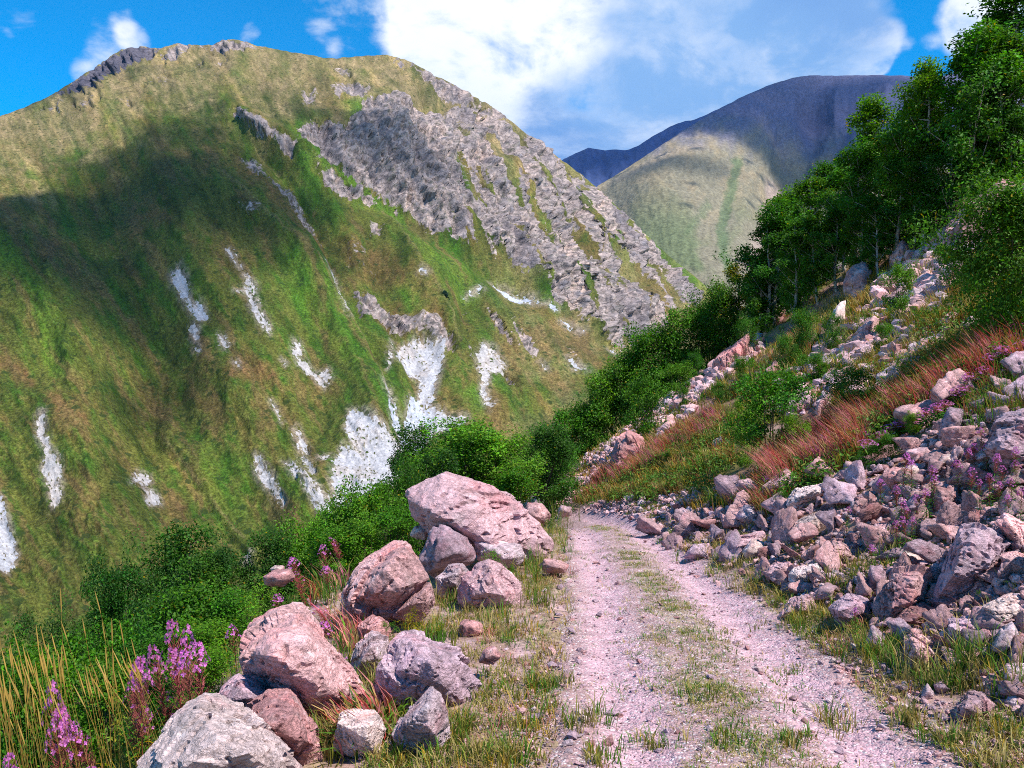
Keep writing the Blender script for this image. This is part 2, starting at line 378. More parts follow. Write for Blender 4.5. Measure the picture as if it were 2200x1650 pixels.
ROCK = [([(790, 212), (850, 202), (920, 232), (1000, 222), (1060, 252), (1120, 282), (1180, 325), (1240, 372), (1300, 430), (1350, 475), (1400, 520), (1440, 565), (1480, 605), (1510, 640), (1490, 655), (1440, 640), (1400, 600), (1360, 565), (1330, 540), (1300, 520),
          (1330, 580), (1380, 630), (1440, 690), (1400, 740), (1355, 755), (1310, 725), (1265, 690), (1230, 668), (1185, 640), (1172, 590), (1110, 562), (1040, 520), (990, 500), (940, 480), (900, 455), (850, 420), (780, 385), (720, 345), (650, 300), (635, 275), (700, 262), (740, 268), (775, 240)], 1),
    ([(498, 240), (530, 246), (580, 285), (640, 318), (690, 350), (740, 385), (800, 412), (805, 428), (750, 426), (700, 400), (640, 350), (580, 300), (530, 270), (505, 258)], .95),
    ([(505, 330), (545, 330), (575, 370), (640, 410), (680, 470), (695, 520), (660, 500), (620, 440), (580, 400), (530, 370)], .6), ([(500, 440), (560, 450), (570, 485), (520, 480)], .45),
    ([(108, 208), (150, 181), (210, 142), (260, 108), (300, 99), (345, 103), (330, 122), (290, 140), (240, 165), (185, 188), (140, 205)], 1),
    ([(340, 115), (400, 100), (390, 118), (350, 130)], .8), ([(455, 96), (500, 82), (550, 102), (520, 106), (490, 106), (470, 100)], .9), ([(380, 92), (420, 95), (440, 100), (390, 102)], .9),
    ([(850, 126), (930, 160), (1000, 197), (1060, 235), (1100, 264), (1120, 285), (1070, 255), (1000, 225), (940, 195), (900, 160)], 1),
    ([(700, 190), (760, 175), (800, 185), (790, 208), (720, 210)], .7), ([(650, 200), (680, 198), (675, 220), (652, 218)], .8), ([(400, 130), (480, 124), (470, 140), (400, 146)], .55), ([(720, 148), (760, 145), (750, 158)], .6),
    ([(80, 225), (140, 215), (130, 235), (80, 240)], .6), ([(150, 215), (215, 205), (205, 222), (150, 228)], .5), ([(250, 210), (275, 205), (270, 220)], .6), ([(310, 168), (360, 165), (350, 178), (312, 180)], .45),
    ([(970, 690), (1000, 600), (1010, 640), (1015, 670)], .0), ([(1050, 665), (1090, 670), (1130, 720), (1155, 762), (1140, 770), (1100, 735), (1060, 700)], .9),
    ([(800, 480), (820, 488), (815, 508), (800, 505)], .7), ([(735, 505), (790, 515), (800, 545), (745, 550)], .4), ([(740, 550), (830, 575), (820, 585), (745, 562)], .55),
    ([(762, 618), (800, 620), (850, 660), (930, 680), (985, 750), (975, 770), (940, 740), (900, 705), (860, 705), (820, 680), (770, 672)], .75), ([(1000, 640), (1015, 642), (1018, 670), (1000, 680)], .65),
    ([(1215, 740), (1235, 750), (1250, 785), (1230, 775)], .5), ([(1420, 632), (1438, 640), (1450, 665), (1430, 662)], .9), ([(995, 740), (1010, 745), (1020, 790), (1005, 780)], .6), ([(1085, 800), (1110, 815), (1115, 828), (1090, 822)], .6)]
GREENS = [([(635, 285), (700, 330), (760, 372), (830, 408), (900, 452), (1000, 520), (960, 540), (880, 470), (800, 420), (720, 375), (660, 330)], 1), ([(750, 230), (795, 218), (785, 250), (755, 252)], .9),
    ([(830, 440), (930, 490), (1060, 560), (1020, 640), (960, 640), (900, 560)], .7), ([(690, 560), (760, 680), (830, 830), (870, 930), (800, 880), (740, 760), (680, 640)], .9),
    ([(-60, 520), (20, 540), (100, 640), (150, 760), (170, 860), (120, 820), (60, 680)], .75), ([(440, 960), (540, 1120), (520, 1140), (430, 1010)], .4), ([(1380, 490), (1430, 535), (1530, 612), (1500, 620), (1420, 560)], .9), ([(1350, 545), (1430, 605), (1400, 610)], .8),
    ([(790, 600), (870, 610), (930, 660), (860, 670), (800, 640)], .8), ([(1110, 400), (1140, 425), (1200, 480), (1180, 490), (1120, 430)], .6), ([(600, 500), (700, 560), (760, 700), (700, 740), (620, 640)], .5),
    ([(990, 780), (1010, 790), (1040, 880), (1010, 900)], .9), ([(1050, 805), (1075, 812), (1080, 850), (1055, 845)], 1), ([(840, 960), (870, 900), (800, 880), (780, 900)], .4)]
BROWNS = [([(230, 430), (340, 420), (360, 470), (280, 490)], .7), ([(500, 330), (600, 400), (690, 520), (640, 500), (540, 400)], .6), ([(-40, 750), (50, 790), (70, 830), (0, 790)], .9), ([(110, 880), (170, 900), (190, 950), (130, 930)], .8),
    ([(500, 760), (580, 800), (615, 848), (560, 840), (500, 820)], .9), ([(380, 340), (460, 350), (450, 380), (390, 370)], .5), ([(770, 620), (850, 640), (900, 690), (800, 680)], .8), ([(730, 500), (860, 560), (880, 600), (760, 590)], .6),
    ([(870, 560), (930, 640), (960, 720), (900, 650)], .5), ([(330, 1000), (400, 1060), (430, 1130), (360, 1080)], .6), ([(230, 960), (300, 990), (330, 1060), (270, 1020)], .4), ([(1150, 650), (1300, 760), (1280, 800), (1180, 740)], .5), ([(1390, 640), (1450, 680), (1400, 700), (1330, 640)], .6), ([(1160, 780), (1240, 840), (1200, 850)], .5), ([(60, 500), (120, 520), (150, 570), (90, 560)], .7)]
RIDGES = [  # crest (+) or gully (-) lines with height in metres and half width in photo pixels
    ([(470, 360), (550, 450), (610, 525), (700, 600), (750, 665), (780, 740), (820, 825), (872, 960)], 9, 60), ([(520, 280), (590, 340), (650, 420), (700, 510), (725, 600), (770, 680), (830, 830), (880, 980)], -9, 38),
    ([(820, 430), (870, 530), (920, 610), (960, 680), (1000, 760), (1030, 850), (1060, 940)], 8, 50), ([(990, 600), (1000, 700), (1020, 790), (1040, 890), (1060, 960)], -6, 40), ([(800, 560), (850, 660), (900, 760), (890, 960)], -5, 50),
    ([(-60, 480), (40, 580), (130, 740), (170, 880), (200, 1100), (240, 1300)], 10, 130), ([(150, 330), (250, 500), (330, 700), (330, 900), (450, 1050), (540, 1210)], -12, 130), ([(300, 300), (430, 520), (520, 800), (600, 960), (720, 1130)], 7, 110),
    ([(320, 860), (400, 960), (500, 1110), (560, 1220)], 5, 45), ([(640, 700), (690, 800), (700, 900), (640, 1000)], -5, 55), ([(640, 290), (760, 380), (860, 440), (1000, 530), (1180, 640), (1350, 760)], -8, 45),
    ([(500, 240), (640, 325), (800, 418)], 7, 30), ([(1180, 560), (1220, 640), (1300, 720)], 10, 50), ([(1120, 400), (1250, 520), (1400, 640)], -9, 45), ([(1000, 260), (1150, 400), (1320, 560), (1430, 690)], 8, 60), ([(880, 200), (1010, 260), (1120, 340)], -8, 40), ([(820, 215), (900, 330), (960, 460)], 8, 60)]

def build_mountain():
    ux = np.arange(-420, 1641, 3.0)
    nr = 440
    sk = np.interp(ux, *zip(*SKYLINE))
    sk = sk + 2.2 * fbm(ux / 22, ux * 0 + 3, 0, 4) * np.where((ux > 340) & (ux < 460), .5, 1)
    bot = np.interp(ux, [-420, 700, 1000, 1250, 1640], [1560, 1560, 1330, 1120, 1000])
    v = np.linspace(0, 1, nr)[:, None] ** 1.0
    px = np.broadcast_to(ux, (nr, len(ux))).copy(); py = sk + v * (bot - sk)
    D = MD(px, py)
    # noise to break every outline, stretched along the fall line (down and to the right)
    s1 = px * 0.86 - py * 0.5; s2 = px * 0.5 + py * 0.86
    na = fbm(px / 42, py / 42, 1.0, 5, .6); nb = fbm(px / 13, py / 13, 2.0, 4, .65); nstr = fbm(s1 / 26, s2 / 130, 4.0, 5, .6); nbig = fbm(px / 190, py / 190, 9.0, 4, .55)
    nstr2 = fbm(s1 / 9, s2 / 60, 5.0, 4, .6); nfine = fbm(px / 4.2, py / 4.2, 6.0, 3, .7)
    bump = np.zeros(px.shape)
    for pts, amp, wd in RIDGES:
        d, sd, al = line_d(px, py, pts)
        fade = sstep(0, .12, al) * (1 - sstep(.9, 1.0, al)) if True else 1
        prof = np.clip(1 - d / (1.25 * wd), 0, 1) ** 1.12
        bump += 1.7 * amp * prof * (0.35 + 0.65 * fade) * (1 + .25 * na)
    rock = np.zeros(px.shape)
    wob = 9 * na + 7 * nb + 4 * nfine
    for poly, s in ROCK:
        if s == 0: continue
        q = poly_sd(px, py, poly) + wob * 1.25 + 5 * nstr
        rock = np.maximum(rock, s * sstep(8, -8, q) if s > .8 else s * sstep(12, -12, q))
    # grass ledges inside the crags
    ledge = sstep(.10, .26, fbm(s1 / 26, s2 / 150, 12.0, 5, .55)) * sstep(880, 1060, px) + sstep(.42, .6, nbig + .4 * na) * sstep(900, 600, px)
    rock = rock * (1 - .85 * np.clip(ledge, 0, 1) * (py > 210) * (px > 600))
    scar = np.zeros(px.shape); white = np.zeros(px.shape); blue = np.zeros(px.shape)
    for poly, s, bl in WHITE:
        q = poly_sd(px, py, poly) + 5.0 * nb + 5.5 * nfine + 3 * na
        if s < .8: q = q + 9 * np.clip(nstr2 + .25, 0, 1)
        w = s ** .5 * sstep(9.0, -9.0, q + 6 * np.clip(nstr2 * 1.6 + .1, -.3, 1))
        scar = np.maximum(scar, .8 * sstep(16, -4, q))
        white = np.maximum(white, w); blue = np.where(w > .3, np.maximum(blue, bl), blue)
    hole = sstep(.16, .34, fbm(px / 6.5, py / 5.0, 31.0, 3, .65)) * sstep(-.55, .2, na)
    white = white * (1 - .9 * hole)
    green = np.zeros(px.shape); brown = np.zeros(px.shape)
    for poly, s in GREENS: green = np.maximum(green, s * sstep(22, -16, poly_sd(px, py, poly) + 22 * na + 14 * nstr))  # green turf strips; their brightness partly stands for sunlit folds
    for poly, s in BROWNS: brown = np.maximum(brown, s * sstep(22, -16, poly_sd(px, py, poly) + 22 * na + 14 * nstr))
    # heights
    rr = ridged(px / 34, py / 46, 1.5, 5, .58); rr2 = ridged(s1 / 16, s2 / 34, 2.5, 4, .6)
    rbig = ridged(s1 / 80, s2 / 150, 3.5, 3, .5)
    ribs = ridged(s1 / 44 + .3 * na, s2 / 260, 3.7, 4, .5); blk = fbm(px / 16, py / 16, 81., 2, .5); blk = np.round(blk * 5) / 5
    rel = rock * ((rbig - .6) * 16 + (ribs - .6) * 30 + (rr - .55) * 6 + blk * 6 + nfine * .8 + nb * 2.0)
    fold = ridged(s1 / 105 + .35 * na, s2 / 520, 71., 2, .4); fold2 = ridged(s1 / 20 + .4 * na, s2 / 150, 73., 3, .5)
    rel += (1 - rock) * ((fold - .62) * 4 * sstep(150, 420, py) + nstr * .4 + (ridged(s1 / 10, s2 / 320, 111., 2, .5) - .6) * 1.1 + nbig * 8 + na * .8 + nb * .35 + nfine * .15)
    bump = bump + rel - 1.5 * white
    edge = sstep(0, 14, py - sk)
    P = ray(px, py, D)
    N = normals_grid(P)
    sc = (D / 700) ** .6
    Nh = N.copy(); Nh[..., 2] *= .12; Nh = Nh / np.linalg.norm(Nh, axis=-1, keepdims=True)
    N = N * (1 - rock[..., None]) + Nh * rock[..., None]; P = P + N * (bump * sc * (0.25 + .75 * edge))[..., None]
    # colours of grass, rock and scree, with some fold and crack shade put in
    h = np.clip((py - sk) / 420, 0, 1)
    golden = sstep(.56, .02, h + .30 * na + .25 * nbig + .12 * fbm(px / 70, py / 18, 95., 4)) * sstep(1250, 1000, px) + .5 * sstep(1000, 1200, px) * sstep(.3, -.1, nbig)
    g = np.empty(px.shape + (3,)); g[:] = (.105, .110, .022)
    g = mix(g, (.050, .108, .012), sstep(-.25, .55, .6 * nstr + .5 * na + .3 * nbig))
    g = mix(g, (.150, .105, .032), sstep(.05, .6, fbm(s1 / 60, s2 / 200, 17., 4, .6) + .35 * nb) * .85)
    g = mix(g, (.30, .215, .110), np.clip(golden, 0, 1) * (.55 + .4 * sstep(-.4, .4, nb)))
    g = mix(g, (.15, .13, .05), np.clip(golden, 0, 1) * .75 * sstep(.0, .5, na + .5 * nbig))
    g = mix(g, (.060, .150, .012), np.clip(green * (.75 + .5 * nstr), 0, .95))
    g = mix(g, (.185, .095, .040), np.clip(brown * (.8 + .6 * nb), 0, .9))
    for pts in ([(480, 380), (550, 450), (610, 525), (700, 600), (750, 665), (785, 745), (830, 850)], [(825, 440), (870, 530), (920, 610), (960, 680), (985, 745)], [(525, 270), (560, 320), (600, 350)], [(330, 880), (420, 1000), (520, 1130)]):
        d, _s, al = line_d(px, py, pts)
        g = mix(g, (.20, .165, .06), .75 * sstep(5, 0, d + 3 * nb + 2 * nfine) * sstep(-.7, .1, na))
    g = mix(g, g * np.array((.50, .62, .55)), sstep(.05, .5, fbm(s1 / 38, s2 / 110, 91., 5, .6)) * .8)  # darker turf strips, partly fold shade put into the colour
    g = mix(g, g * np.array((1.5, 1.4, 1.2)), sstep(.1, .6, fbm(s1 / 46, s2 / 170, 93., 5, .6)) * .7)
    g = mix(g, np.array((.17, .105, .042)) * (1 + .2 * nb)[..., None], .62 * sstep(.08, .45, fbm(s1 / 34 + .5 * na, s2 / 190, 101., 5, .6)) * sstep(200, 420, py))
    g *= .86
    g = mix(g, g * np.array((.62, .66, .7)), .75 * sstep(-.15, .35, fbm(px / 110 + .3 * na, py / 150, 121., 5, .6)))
    g *= (1 + .26 * nfine + .18 * nb)[..., None]
    tuss = fbm(px / 5.5, py / 2.6, 44., 3, .65)
    g *= (1 + .30 * tuss)[..., None]
    r = np.empty_like(g); r[:] = (.325, .255, .232)
    r = mix(r, (.46, .335, .285), sstep(-.05, .6, fbm(px / 60, py / 60, 21., 4) + .5 * nb) * sstep(720, 1000, px + 100 * na))
    r = mix(r, (.185, .165, .175), sstep(0, .6, nb + .5 * na))
    r = mix(r, (.075, .080, .05), .75 * sstep(.12, .4, fbm(px / 9, py / 7, 27., 4, .65)))
    r = mix(r, (.17, .142, .15), sstep(.0, .5, fbm(s1 / 40 + .3 * na, s2 / 230, 97., 4, .55)) * .7)
    r *= (1 + .30 * nfine)[..., None]
    crack_shade = np.clip(1 - np.abs(fbm(s1 / 15 + .4 * na, s2 / 26, 61., 4, .6)) * 9, 0, 1)
    r = mix(r, (.085, .075, .085), .7 * crack_shade)  # dark lines stand for crack shade, put into the rock colour
    crack_shade = np.clip(1 - np.abs(fbm(px / 9, py / 9 + nb * .4, 63., 3, .6)) * 8, 0, 1)
    r = mix(r, (.12, .105, .11), .5 * crack_shade)  # finer crack lines, their shade likewise in the colour
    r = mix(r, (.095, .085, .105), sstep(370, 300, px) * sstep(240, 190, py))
    g = mix(g, np.array((.25, .20, .165)) * (1 + .4 * nfine + .3 * nb)[..., None], np.clip(scar * sstep(-.35, .25, nb + .5 * nstr2), 0, .8))
    w = np.empty_like(g); w[:] = (.41, .375, .365)
    w = mix(w, (.42, .45, .54), np.clip(blue * (.9 + .4 * nstr2), 0, 1)); w = mix(w, (.40, .33, .29), .6 * sstep(-.1, .5, na + .4 * nstr2))
    w *= (1 + .30 * nfine + .22 * nstr2 + .15 * nb)[..., None]
    V = add_back(P, 7, .75, 60)
    pad = lambda q: np.concatenate([np.repeat(q[:1], 7, 0), q], 0)
    rgba = lambda q, k: pad(np.concatenate([np.clip(q, 0, 1), np.clip(k, 0, 1)[..., None]], -1)).reshape(-1, 4)
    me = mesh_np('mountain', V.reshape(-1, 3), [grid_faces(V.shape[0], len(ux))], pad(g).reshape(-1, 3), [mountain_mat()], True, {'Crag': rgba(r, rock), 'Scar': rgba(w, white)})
    link('mountain', me, kind='structure', label='steep grassy mountain with grey crags and white scree patches')
    return

FD = rbf_fit([(1285, 400, 2500), (1350, 430, 2250), (1400, 325, 2750), (1480, 270, 3000), (1580, 215, 3250), (1690, 171, 3600), (1760, 250, 3500), (1740, 160, 3800), (1900, 163, 3900), (2050, 160, 3900), (2400, 200, 3900),
    (1480, 420, 2150), (1500, 640, 1450), (1560, 560, 1650), (1600, 380, 2500), (1620, 560, 1700), (1710, 390, 2650), (1730, 300, 3150), (1800, 300, 2900), (1850, 420, 2350), (2000, 250, 3200), (2000, 420, 2400), (2300, 500, 2100), (1500, 800, 1150), (1800, 700, 1350), (2300, 800, 1300)])
FSKY = [(1240, 445), (1285, 398), (1330, 372), (1400, 326), (1480, 272), (1530, 243), (1600, 205), (1650, 184), (1692, 170), (1740, 161), (1790, 163), (1870, 161), (1950, 163), (2020, 165), (2080, 150), (2150, 122), (2300, 110), (2500, 140)]
FR = [([(1690, 175), (1600, 290), (1540, 330), (1480, 350), (1400, 400)], 55, 110), ([(1760, 200), (1750, 280), (1715, 380), (1680, 440), (1660, 560)], -70, 80), ([(1640, 200), (1680, 300), (1710, 370)], -35, 45), ([(1850, 230), (1780, 320), (1730, 390)], -35, 50), ([(1800, 180), (1790, 260), (1745, 340)], 26, 40),
      ([(1900, 180), (1900, 280), (1880, 400)], 50, 80), ([(1575, 330), (1560, 430), (1552, 500), (1565, 590)], -14, 40), ([(1700, 185), (1700, 260), (1712, 340)], 20, 28)]

def build_far():
    ux = np.arange(1240, 2501, 3.0); nr = 230
    sk = np.interp(ux, *zip(*FSKY)) + 1.6 * fbm(ux / 25, ux * 0, 5.0, 4)
    bot = np.full(ux.shape, 800.0)
    v = np.linspace(0, 1, nr)[:, None]
    px = np.broadcast_to(ux, (nr, len(ux))).copy(); py = sk + v * (bot - sk)
    D = FD(px, py); P = ray(px, py, D); N = normals_grid(P)
    na = fbm(px / 42, py / 42, 51., 5, .6); nb = fbm(px / 12, py / 12, 52., 4, .6); nf = fbm(px / 5, py / 3.5, 53., 3, .7); nbig = fbm(px / 150, py / 150, 54., 4)
    rib = ridged(px / 34, py / 190, 55., 4, .5)
    bump = np.zeros(px.shape)
    for pts, amp, wd in FR:
        d, s, al = line_d(px, py, pts); bump += .85 * amp * np.clip(1 - d / wd, 0, 1) ** 1.1 * (.3 + .7 * sstep(0, .15, al))
    bump += 18 * nbig + 5 * (rib - .6) + 4 * nb + 2 * nf
    P = P + N * (bump * sstep(0, 16, py - sk) * (D / 2800))[..., None]
    c = np.empty(px.shape + (3,)); c[:] = (.180, .158, .108)
    c = mix(c, (.235, .185, .115), sstep(-.2, .4, na + .4 * nbig) * sstep(560, 380, py))
    c = mix(c, (.105, .13, .06), sstep(-.1, .5, nbig + .3 * na) * sstep(380, 520, py) * .85)
    c = mix(c, (.30, .215, .185), .7 * sstep(10, -20, poly_sd(px, py, [(1650, 380), (1700, 390), (1690, 450), (1640, 540), (1600, 590), (1590, 560), (1640, 470)]) + 24 * na))
    c = mix(c, (.28, .215, .16), .6 * sstep(12, -20, poly_sd(px, py, [(1290, 400), (1440, 330), (1560, 330), (1500, 350), (1380, 390)]) + 14 * na))
    d, s, al = line_d(px, py, [(1580, 360), (1566, 430), (1552, 490), (1556, 540), (1575, 590)])
    c = mix(c, (.085, .125, .055), .75 * sstep(16, 5, d + 8 * nb))
    d, s, al = line_d(px, py, [(1520, 440), (1480, 500)])
    c = mix(c, (.085, .125, .055), .45 * sstep(14, 2, d + 8 * nb))
    c = mix(c, (.135, .125, .225), .85 * sstep(360, 250, py + 40 * na))  # upper slope tinted blue violet: haze and cloud shade put into the colour
    c *= (1 + .22 * nf + .2 * nb)[..., None]
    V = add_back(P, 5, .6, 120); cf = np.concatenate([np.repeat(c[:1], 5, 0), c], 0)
    me = mesh_np('far_mountain', V.reshape(-1, 3), [grid_faces(V.shape[0], len(ux))], cf.reshape(-1, 3), [col_mat('far_pasture_haze_tint', .35, .10, 4.0, .12)])
    link('far_mountain', me, kind='structure', label='bare rounded mountain across the head of the valley')

def build_ridge():
    ux = np.arange(1120, 2001, 4.0); nr = 70
    sk = np.interp(ux, [1120, 1190, 1212, 1240, 1265, 1285, 1300, 1322, 1345, 1370, 1400, 1440, 1470, 1485, 1510, 1560, 1600, 1640, 1700, 2000], [420, 360, 341, 328, 317, 321, 323, 321, 323, 314, 294, 272, 260, 259, 250, 226, 207, 190, 178, 178]) + 1.2 * fbm(ux / 14, ux * 0, 2.2, 4)
    v = np.linspace(0, 1, nr)[:, None]
    px = np.broadcast_to(ux, (nr, len(ux))).copy(); py = sk + v * (520 - sk)
    D = 5200 - (py - 250) * 7.0 + np.clip(1400 - px, 0, 300) * 2.0
    P = ray(px, py, D); N = normals_grid(P)
    P = P + N * ((40 * fbm(px / 40, py / 60, 3., 4) + 60 * (ridged(px / 60, py / 160, 8., 4) - .6)) * sstep(0, 14, py - sk))[..., None]
    c = np.empty(px.shape + (3,)); c[:] = (.065, .09, .20); c *= (1 + .3 * fbm(px / 10, py / 10, 4., 4))[..., None]  # blue of distant haze put into the base colour
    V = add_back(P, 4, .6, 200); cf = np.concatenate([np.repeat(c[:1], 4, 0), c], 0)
    me = mesh_np('distant_ridge', V.reshape(-1, 3), [grid_faces(V.shape[0], len(ux))], cf.reshape(-1, 3), [col_mat('distant_rock_haze_blue', .15, .05)])
    link('distant_ridge', me, kind='structure', label='blue distant ridge at the end of the valley')

build_mountain(); build_far(); build_ridge()

# ------------------------------------------------------------------ clouds overhead, out of view, added and shaped to shade the slopes
SOFT = 1.0
def build_cloud(name, zc, cell, targets, maxt, dens, label, seed):
    """a lens of cloud at height zc; it is thick where the line from a shaded place to the sun meets it"""
    hit = []
    for px, py, D, rad, s in targets:
        p = ray(np.array(float(px)), np.array(float(py)), D)
        k = (zc - p[2]) / SUNV[2]
        hit.append((p[0] + SUNV[0] * k, p[1] + SUNV[1] * k, rad, s))
    H = np.array(hit)
    m = H[:, 2].max() * 1.6
    x = np.arange(H[:, 0].min() - m, H[:, 0].max() + m, cell); y = np.arange(H[:, 1].min() - m, H[:, 1].max() + m, cell)
    X, Y = np.meshgrid(x, y)
    th = np.zeros(X.shape)
    for hx, hy, r, s in hit: th += SOFT * s * np.exp(-((X - hx) ** 2 + (Y - hy) ** 2) / (r * r) * 1.2)
    L = cell * 14
    th = th + .55 * fbm(X / L, Y / L, seed, 6, .6) - .20
    th = np.clip(th, 0, 1.15) * maxt
    th[0] = th[-1] = 0; th[:, 0] = th[:, -1] = 0
    puff = 1 + .5 * fbm(X / (L * .5), Y / (L * .5), seed + 3, 4)
    top = zc + th * .75 * puff; bot = zc - th * .25
    n = X.size; idx = np.arange(n).reshape(X.shape)
    on = th > .4
    bidx = np.where(on, idx + n, idx)
    q = np.stack([idx[:-1, :-1], idx[:-1, 1:], idx[1:, 1:], idx[1:, :-1]], -1).reshape(-1, 4)
    qb = np.stack([bidx[:-1, :-1], bidx[1:, :-1], bidx[1:, 1:], bidx[:-1, 1:]], -1).reshape(-1, 4)
    keep = on.ravel()[q].any(1)
    top = np.where(on, top, zc); bot = np.where(on, bot, zc)
    V = np.concatenate([np.stack([X, Y, top], -1).reshape(-1, 3), np.stack([X, Y, bot], -1).reshape(-1, 3)])
    fa = [q[keep], qb[keep]]
    used = np.unique(np.concatenate([f.ravel() for f in fa])); re = np.zeros(len(V), int); re[used] = np.arange(len(used))
    mt = bpy.data.materials.new('shade_cloud_vapour'); mt.use_nodes = True; mt.node_tree.nodes.clear(); t = NT(mt.node_tree)
    o = t.n('ShaderNodeOutputMaterial'); pv = t.n('ShaderNodeVolumePrincipled')
    pv.inputs['Color'].default_value = (1, 1, 1, 1); pv.inputs['Density'].default_value = dens
    t.l(pv.outputs[0], o.inputs['Volume'])
    me = mesh_np(name, V[used], [re[f] for f in fa], None, [mt])
    link(name, me, kind='stuff', label=label)

def on_m(l): return [(px, py, float(MD(np.array(float(px)), np.array(float(py)))), r, s) for px, py, r, s in l]
build_cloud('shade_clouds', 1500, 9, on_m(CLOUD_SHADE), 110, .017, 'unseen cumulus shaped to shade the near mountain', 3.3)
SOFT = .8
def on_f(l): return [(px, py, float(FD(np.array(float(px)), np.array(float(py)))), r, s) for px, py, r, s in l]
build_cloud('shade_clouds', 4200, 50, on_f(FAR_SHADE) + [(1250, 350, 5000, 700, 1.2), (1400, 300, 5000, 700, 1.2), (1550, 240, 5000, 700, 1.2)], 300, .0065, 'unseen cumulus shaped to shade the far mountains', 8.1)
# ------------------------------------------------------------------ the near hillside with the track cut into it
def road_c(y): return np.interp(y, [-8, 0, 5, 7.7, 10.8, 14, 16, 18, 20, 23, 27, 32, 40, 60], [.85, 1.02, 1.28, 1.5, 1.66, 1.80, 1.80, 1.66, 1.35, .6, -.8, -2.8, -6, -14])
def road_w(y): return np.interp(y, [-8, 0, 5, 10, 16, 30], [1.08, 1.06, 1.02, .93, .72, .7])
def zroad(y):
    q = np.clip(y - 12.5, 0, 12)
    return -0.0738 * y - 0.0125 * q * q - .30 * np.clip(y - 24.5, 0, None)
def foot(y): return np.interp(y, [-8, 5, 8, 11, 15, 18, 22, 26, 30, 40, 60, 100], [2.75, 2.62, 2.55, 2.52, 2.5, 2.3, 1.9, 1.3, 1.2, 1.8, 3.2, 6])
def edge_x(y): return np.interp(y, [-8, 3, 4, 6, 8, 10, 12, 14, 17, 20, 24, 30, 50], [-1.9, -1.7, -1.72, -2.0, -2.55, -2.75, -2.6, -1.6, -.5, -.4, -1.2, -3.5, -14])
def softp(x, k): return np.where(x / k > 30, x, k * np.log1p(np.exp(np.clip(x / k, -40, 30))))

def H0(x, y):
    zr = zroad(y)
    t = x - road_c(y); w = road_w(y)
    shoulder = -0.11 * softp(-(t + w + .3), .25)
    drop = -0.80 * softp(edge_x(y) - x, .35)
    low = zr + shoulder + drop
    hx = x - foot(y)
    hill = -0.0738 * y + .62 * hx + .0035 * np.clip(hx - 3, 0, None) ** 2 * sstep(40, 20, hx)
    # the nose of the hill bends away to the right
    q = np.clip(y - (27 + 1.15 * np.clip(x, 0, 60)), 0, None)
    hill = hill - .016 * q * q / (1 + .02 * q)
    hill = np.where(x > 45, hill - .02 * (x - 45) ** 2 * 0, hill)
    k = .12
    d = hill - low
    return low + softp(d, k) 

def hill_m(x, y): return sstep(-.1, .5, x - foot(y) )
def road_m(x, y):
    t = np.abs(x - road_c(y)); w = road_w(y)
    return sstep(w + .25, w - .12, t + .12 * fbm(x * 1.4, y * 1.4, 3.0, 3)) * sstep(24, 20, y)
def Hn(x, y):
    z = H0(x, y)
    rm = np.clip(1 - (np.abs(x - road_c(y)) - road_w(y)) / .6, 0, 1) * sstep(24, 20, y)
    hm = hill_m(x, y)
    n = (.05 + .16 * hm + .1 * sstep(0, -1.5, x - edge_x(y))) * fbm(x * .9, y * .9, 1.0, 5, .55)
    n = n + hm * sstep(4, 12, x - foot(y)) * 1.0 * fbm(x * .17, y * .17, 2.0, 4, .5)
    z = z + n * (1 - .85 * rm)
    # two wheel ruts
    t = x - road_c(y); w = road_w(y)
    rut = np.exp(-((t + w * .58) / .22) ** 2) + np.exp(-((t - w * .60) / .24) ** 2)
    return z - .06 * rut * rm + .012 * rm * fbm(x * 3, y * 3, 5., 3)

def grid_xy(u, y): return u * (y + 9.0)

def build_ground():
    yy = np.concatenate([np.linspace(-7, 2.4, 20)[:-1], 2.4 + (np.exp(np.linspace(0, 1, 520) ** 1.0 * 3.75) - 1) / (math.exp(3.75) - 1) * 130])
    uu = np.concatenate([np.linspace(-3.2, -.72, 60)[:-1], np.linspace(-.72, .80, 640), np.linspace(.80, 2.6, 60)[1:]])
    U, Y = np.meshgrid(uu, yy)
    X = grid_xy(U, Y)
    Z = Hn(X, Y)
    rmz = road_m(X, Y)
    Z = np.maximum(Z - .03 * rmz, -118 + 0 * Z)
    hm = hill_m(X, Y)
    na = fbm(X * .8, Y * .8, 11., 4); nb = fbm(X * 3.1, Y * 3.1, 12., 4, .6); nc = fbm(X * .22, Y * .22, 13., 4)
    c = np.empty(X.shape + (3,)); c[:] = (.31, .195, .155)
    c = mix(c, (.42, .275, .275), sstep(-.3, .3, nb + .3 * na))
    c = mix(c, (.22, .17, .07), .7 * sstep(.0, .4, na + .4 * nb))
    hillc = np.empty_like(c); hillc[:] = (.20, .115, .085)
    hillc = mix(hillc, (.15, .125, .035), sstep(.05, .5, nc + .4 * na))
    hillc = mix(hillc, (.34, .205, .185), sstep(.1, .5, fbm(X * .35, Y * .35, 15., 5, .6)))
    c = mix(c, hillc, hm)
    left = sstep(.2, -1.2, X - edge_x(Y))
    c = mix(c, (.05, .075, .02), left * .9)
    me = mesh_np('ground', np.stack([X, Y, Z], -1).reshape(-1, 3), [grid_faces(*X.shape)], c.reshape(-1, 3), [col_mat('stony_soil', .45, 9, .02, 30)])
    link('ground', me, kind='structure', label='stony grassy hillside beside the track')

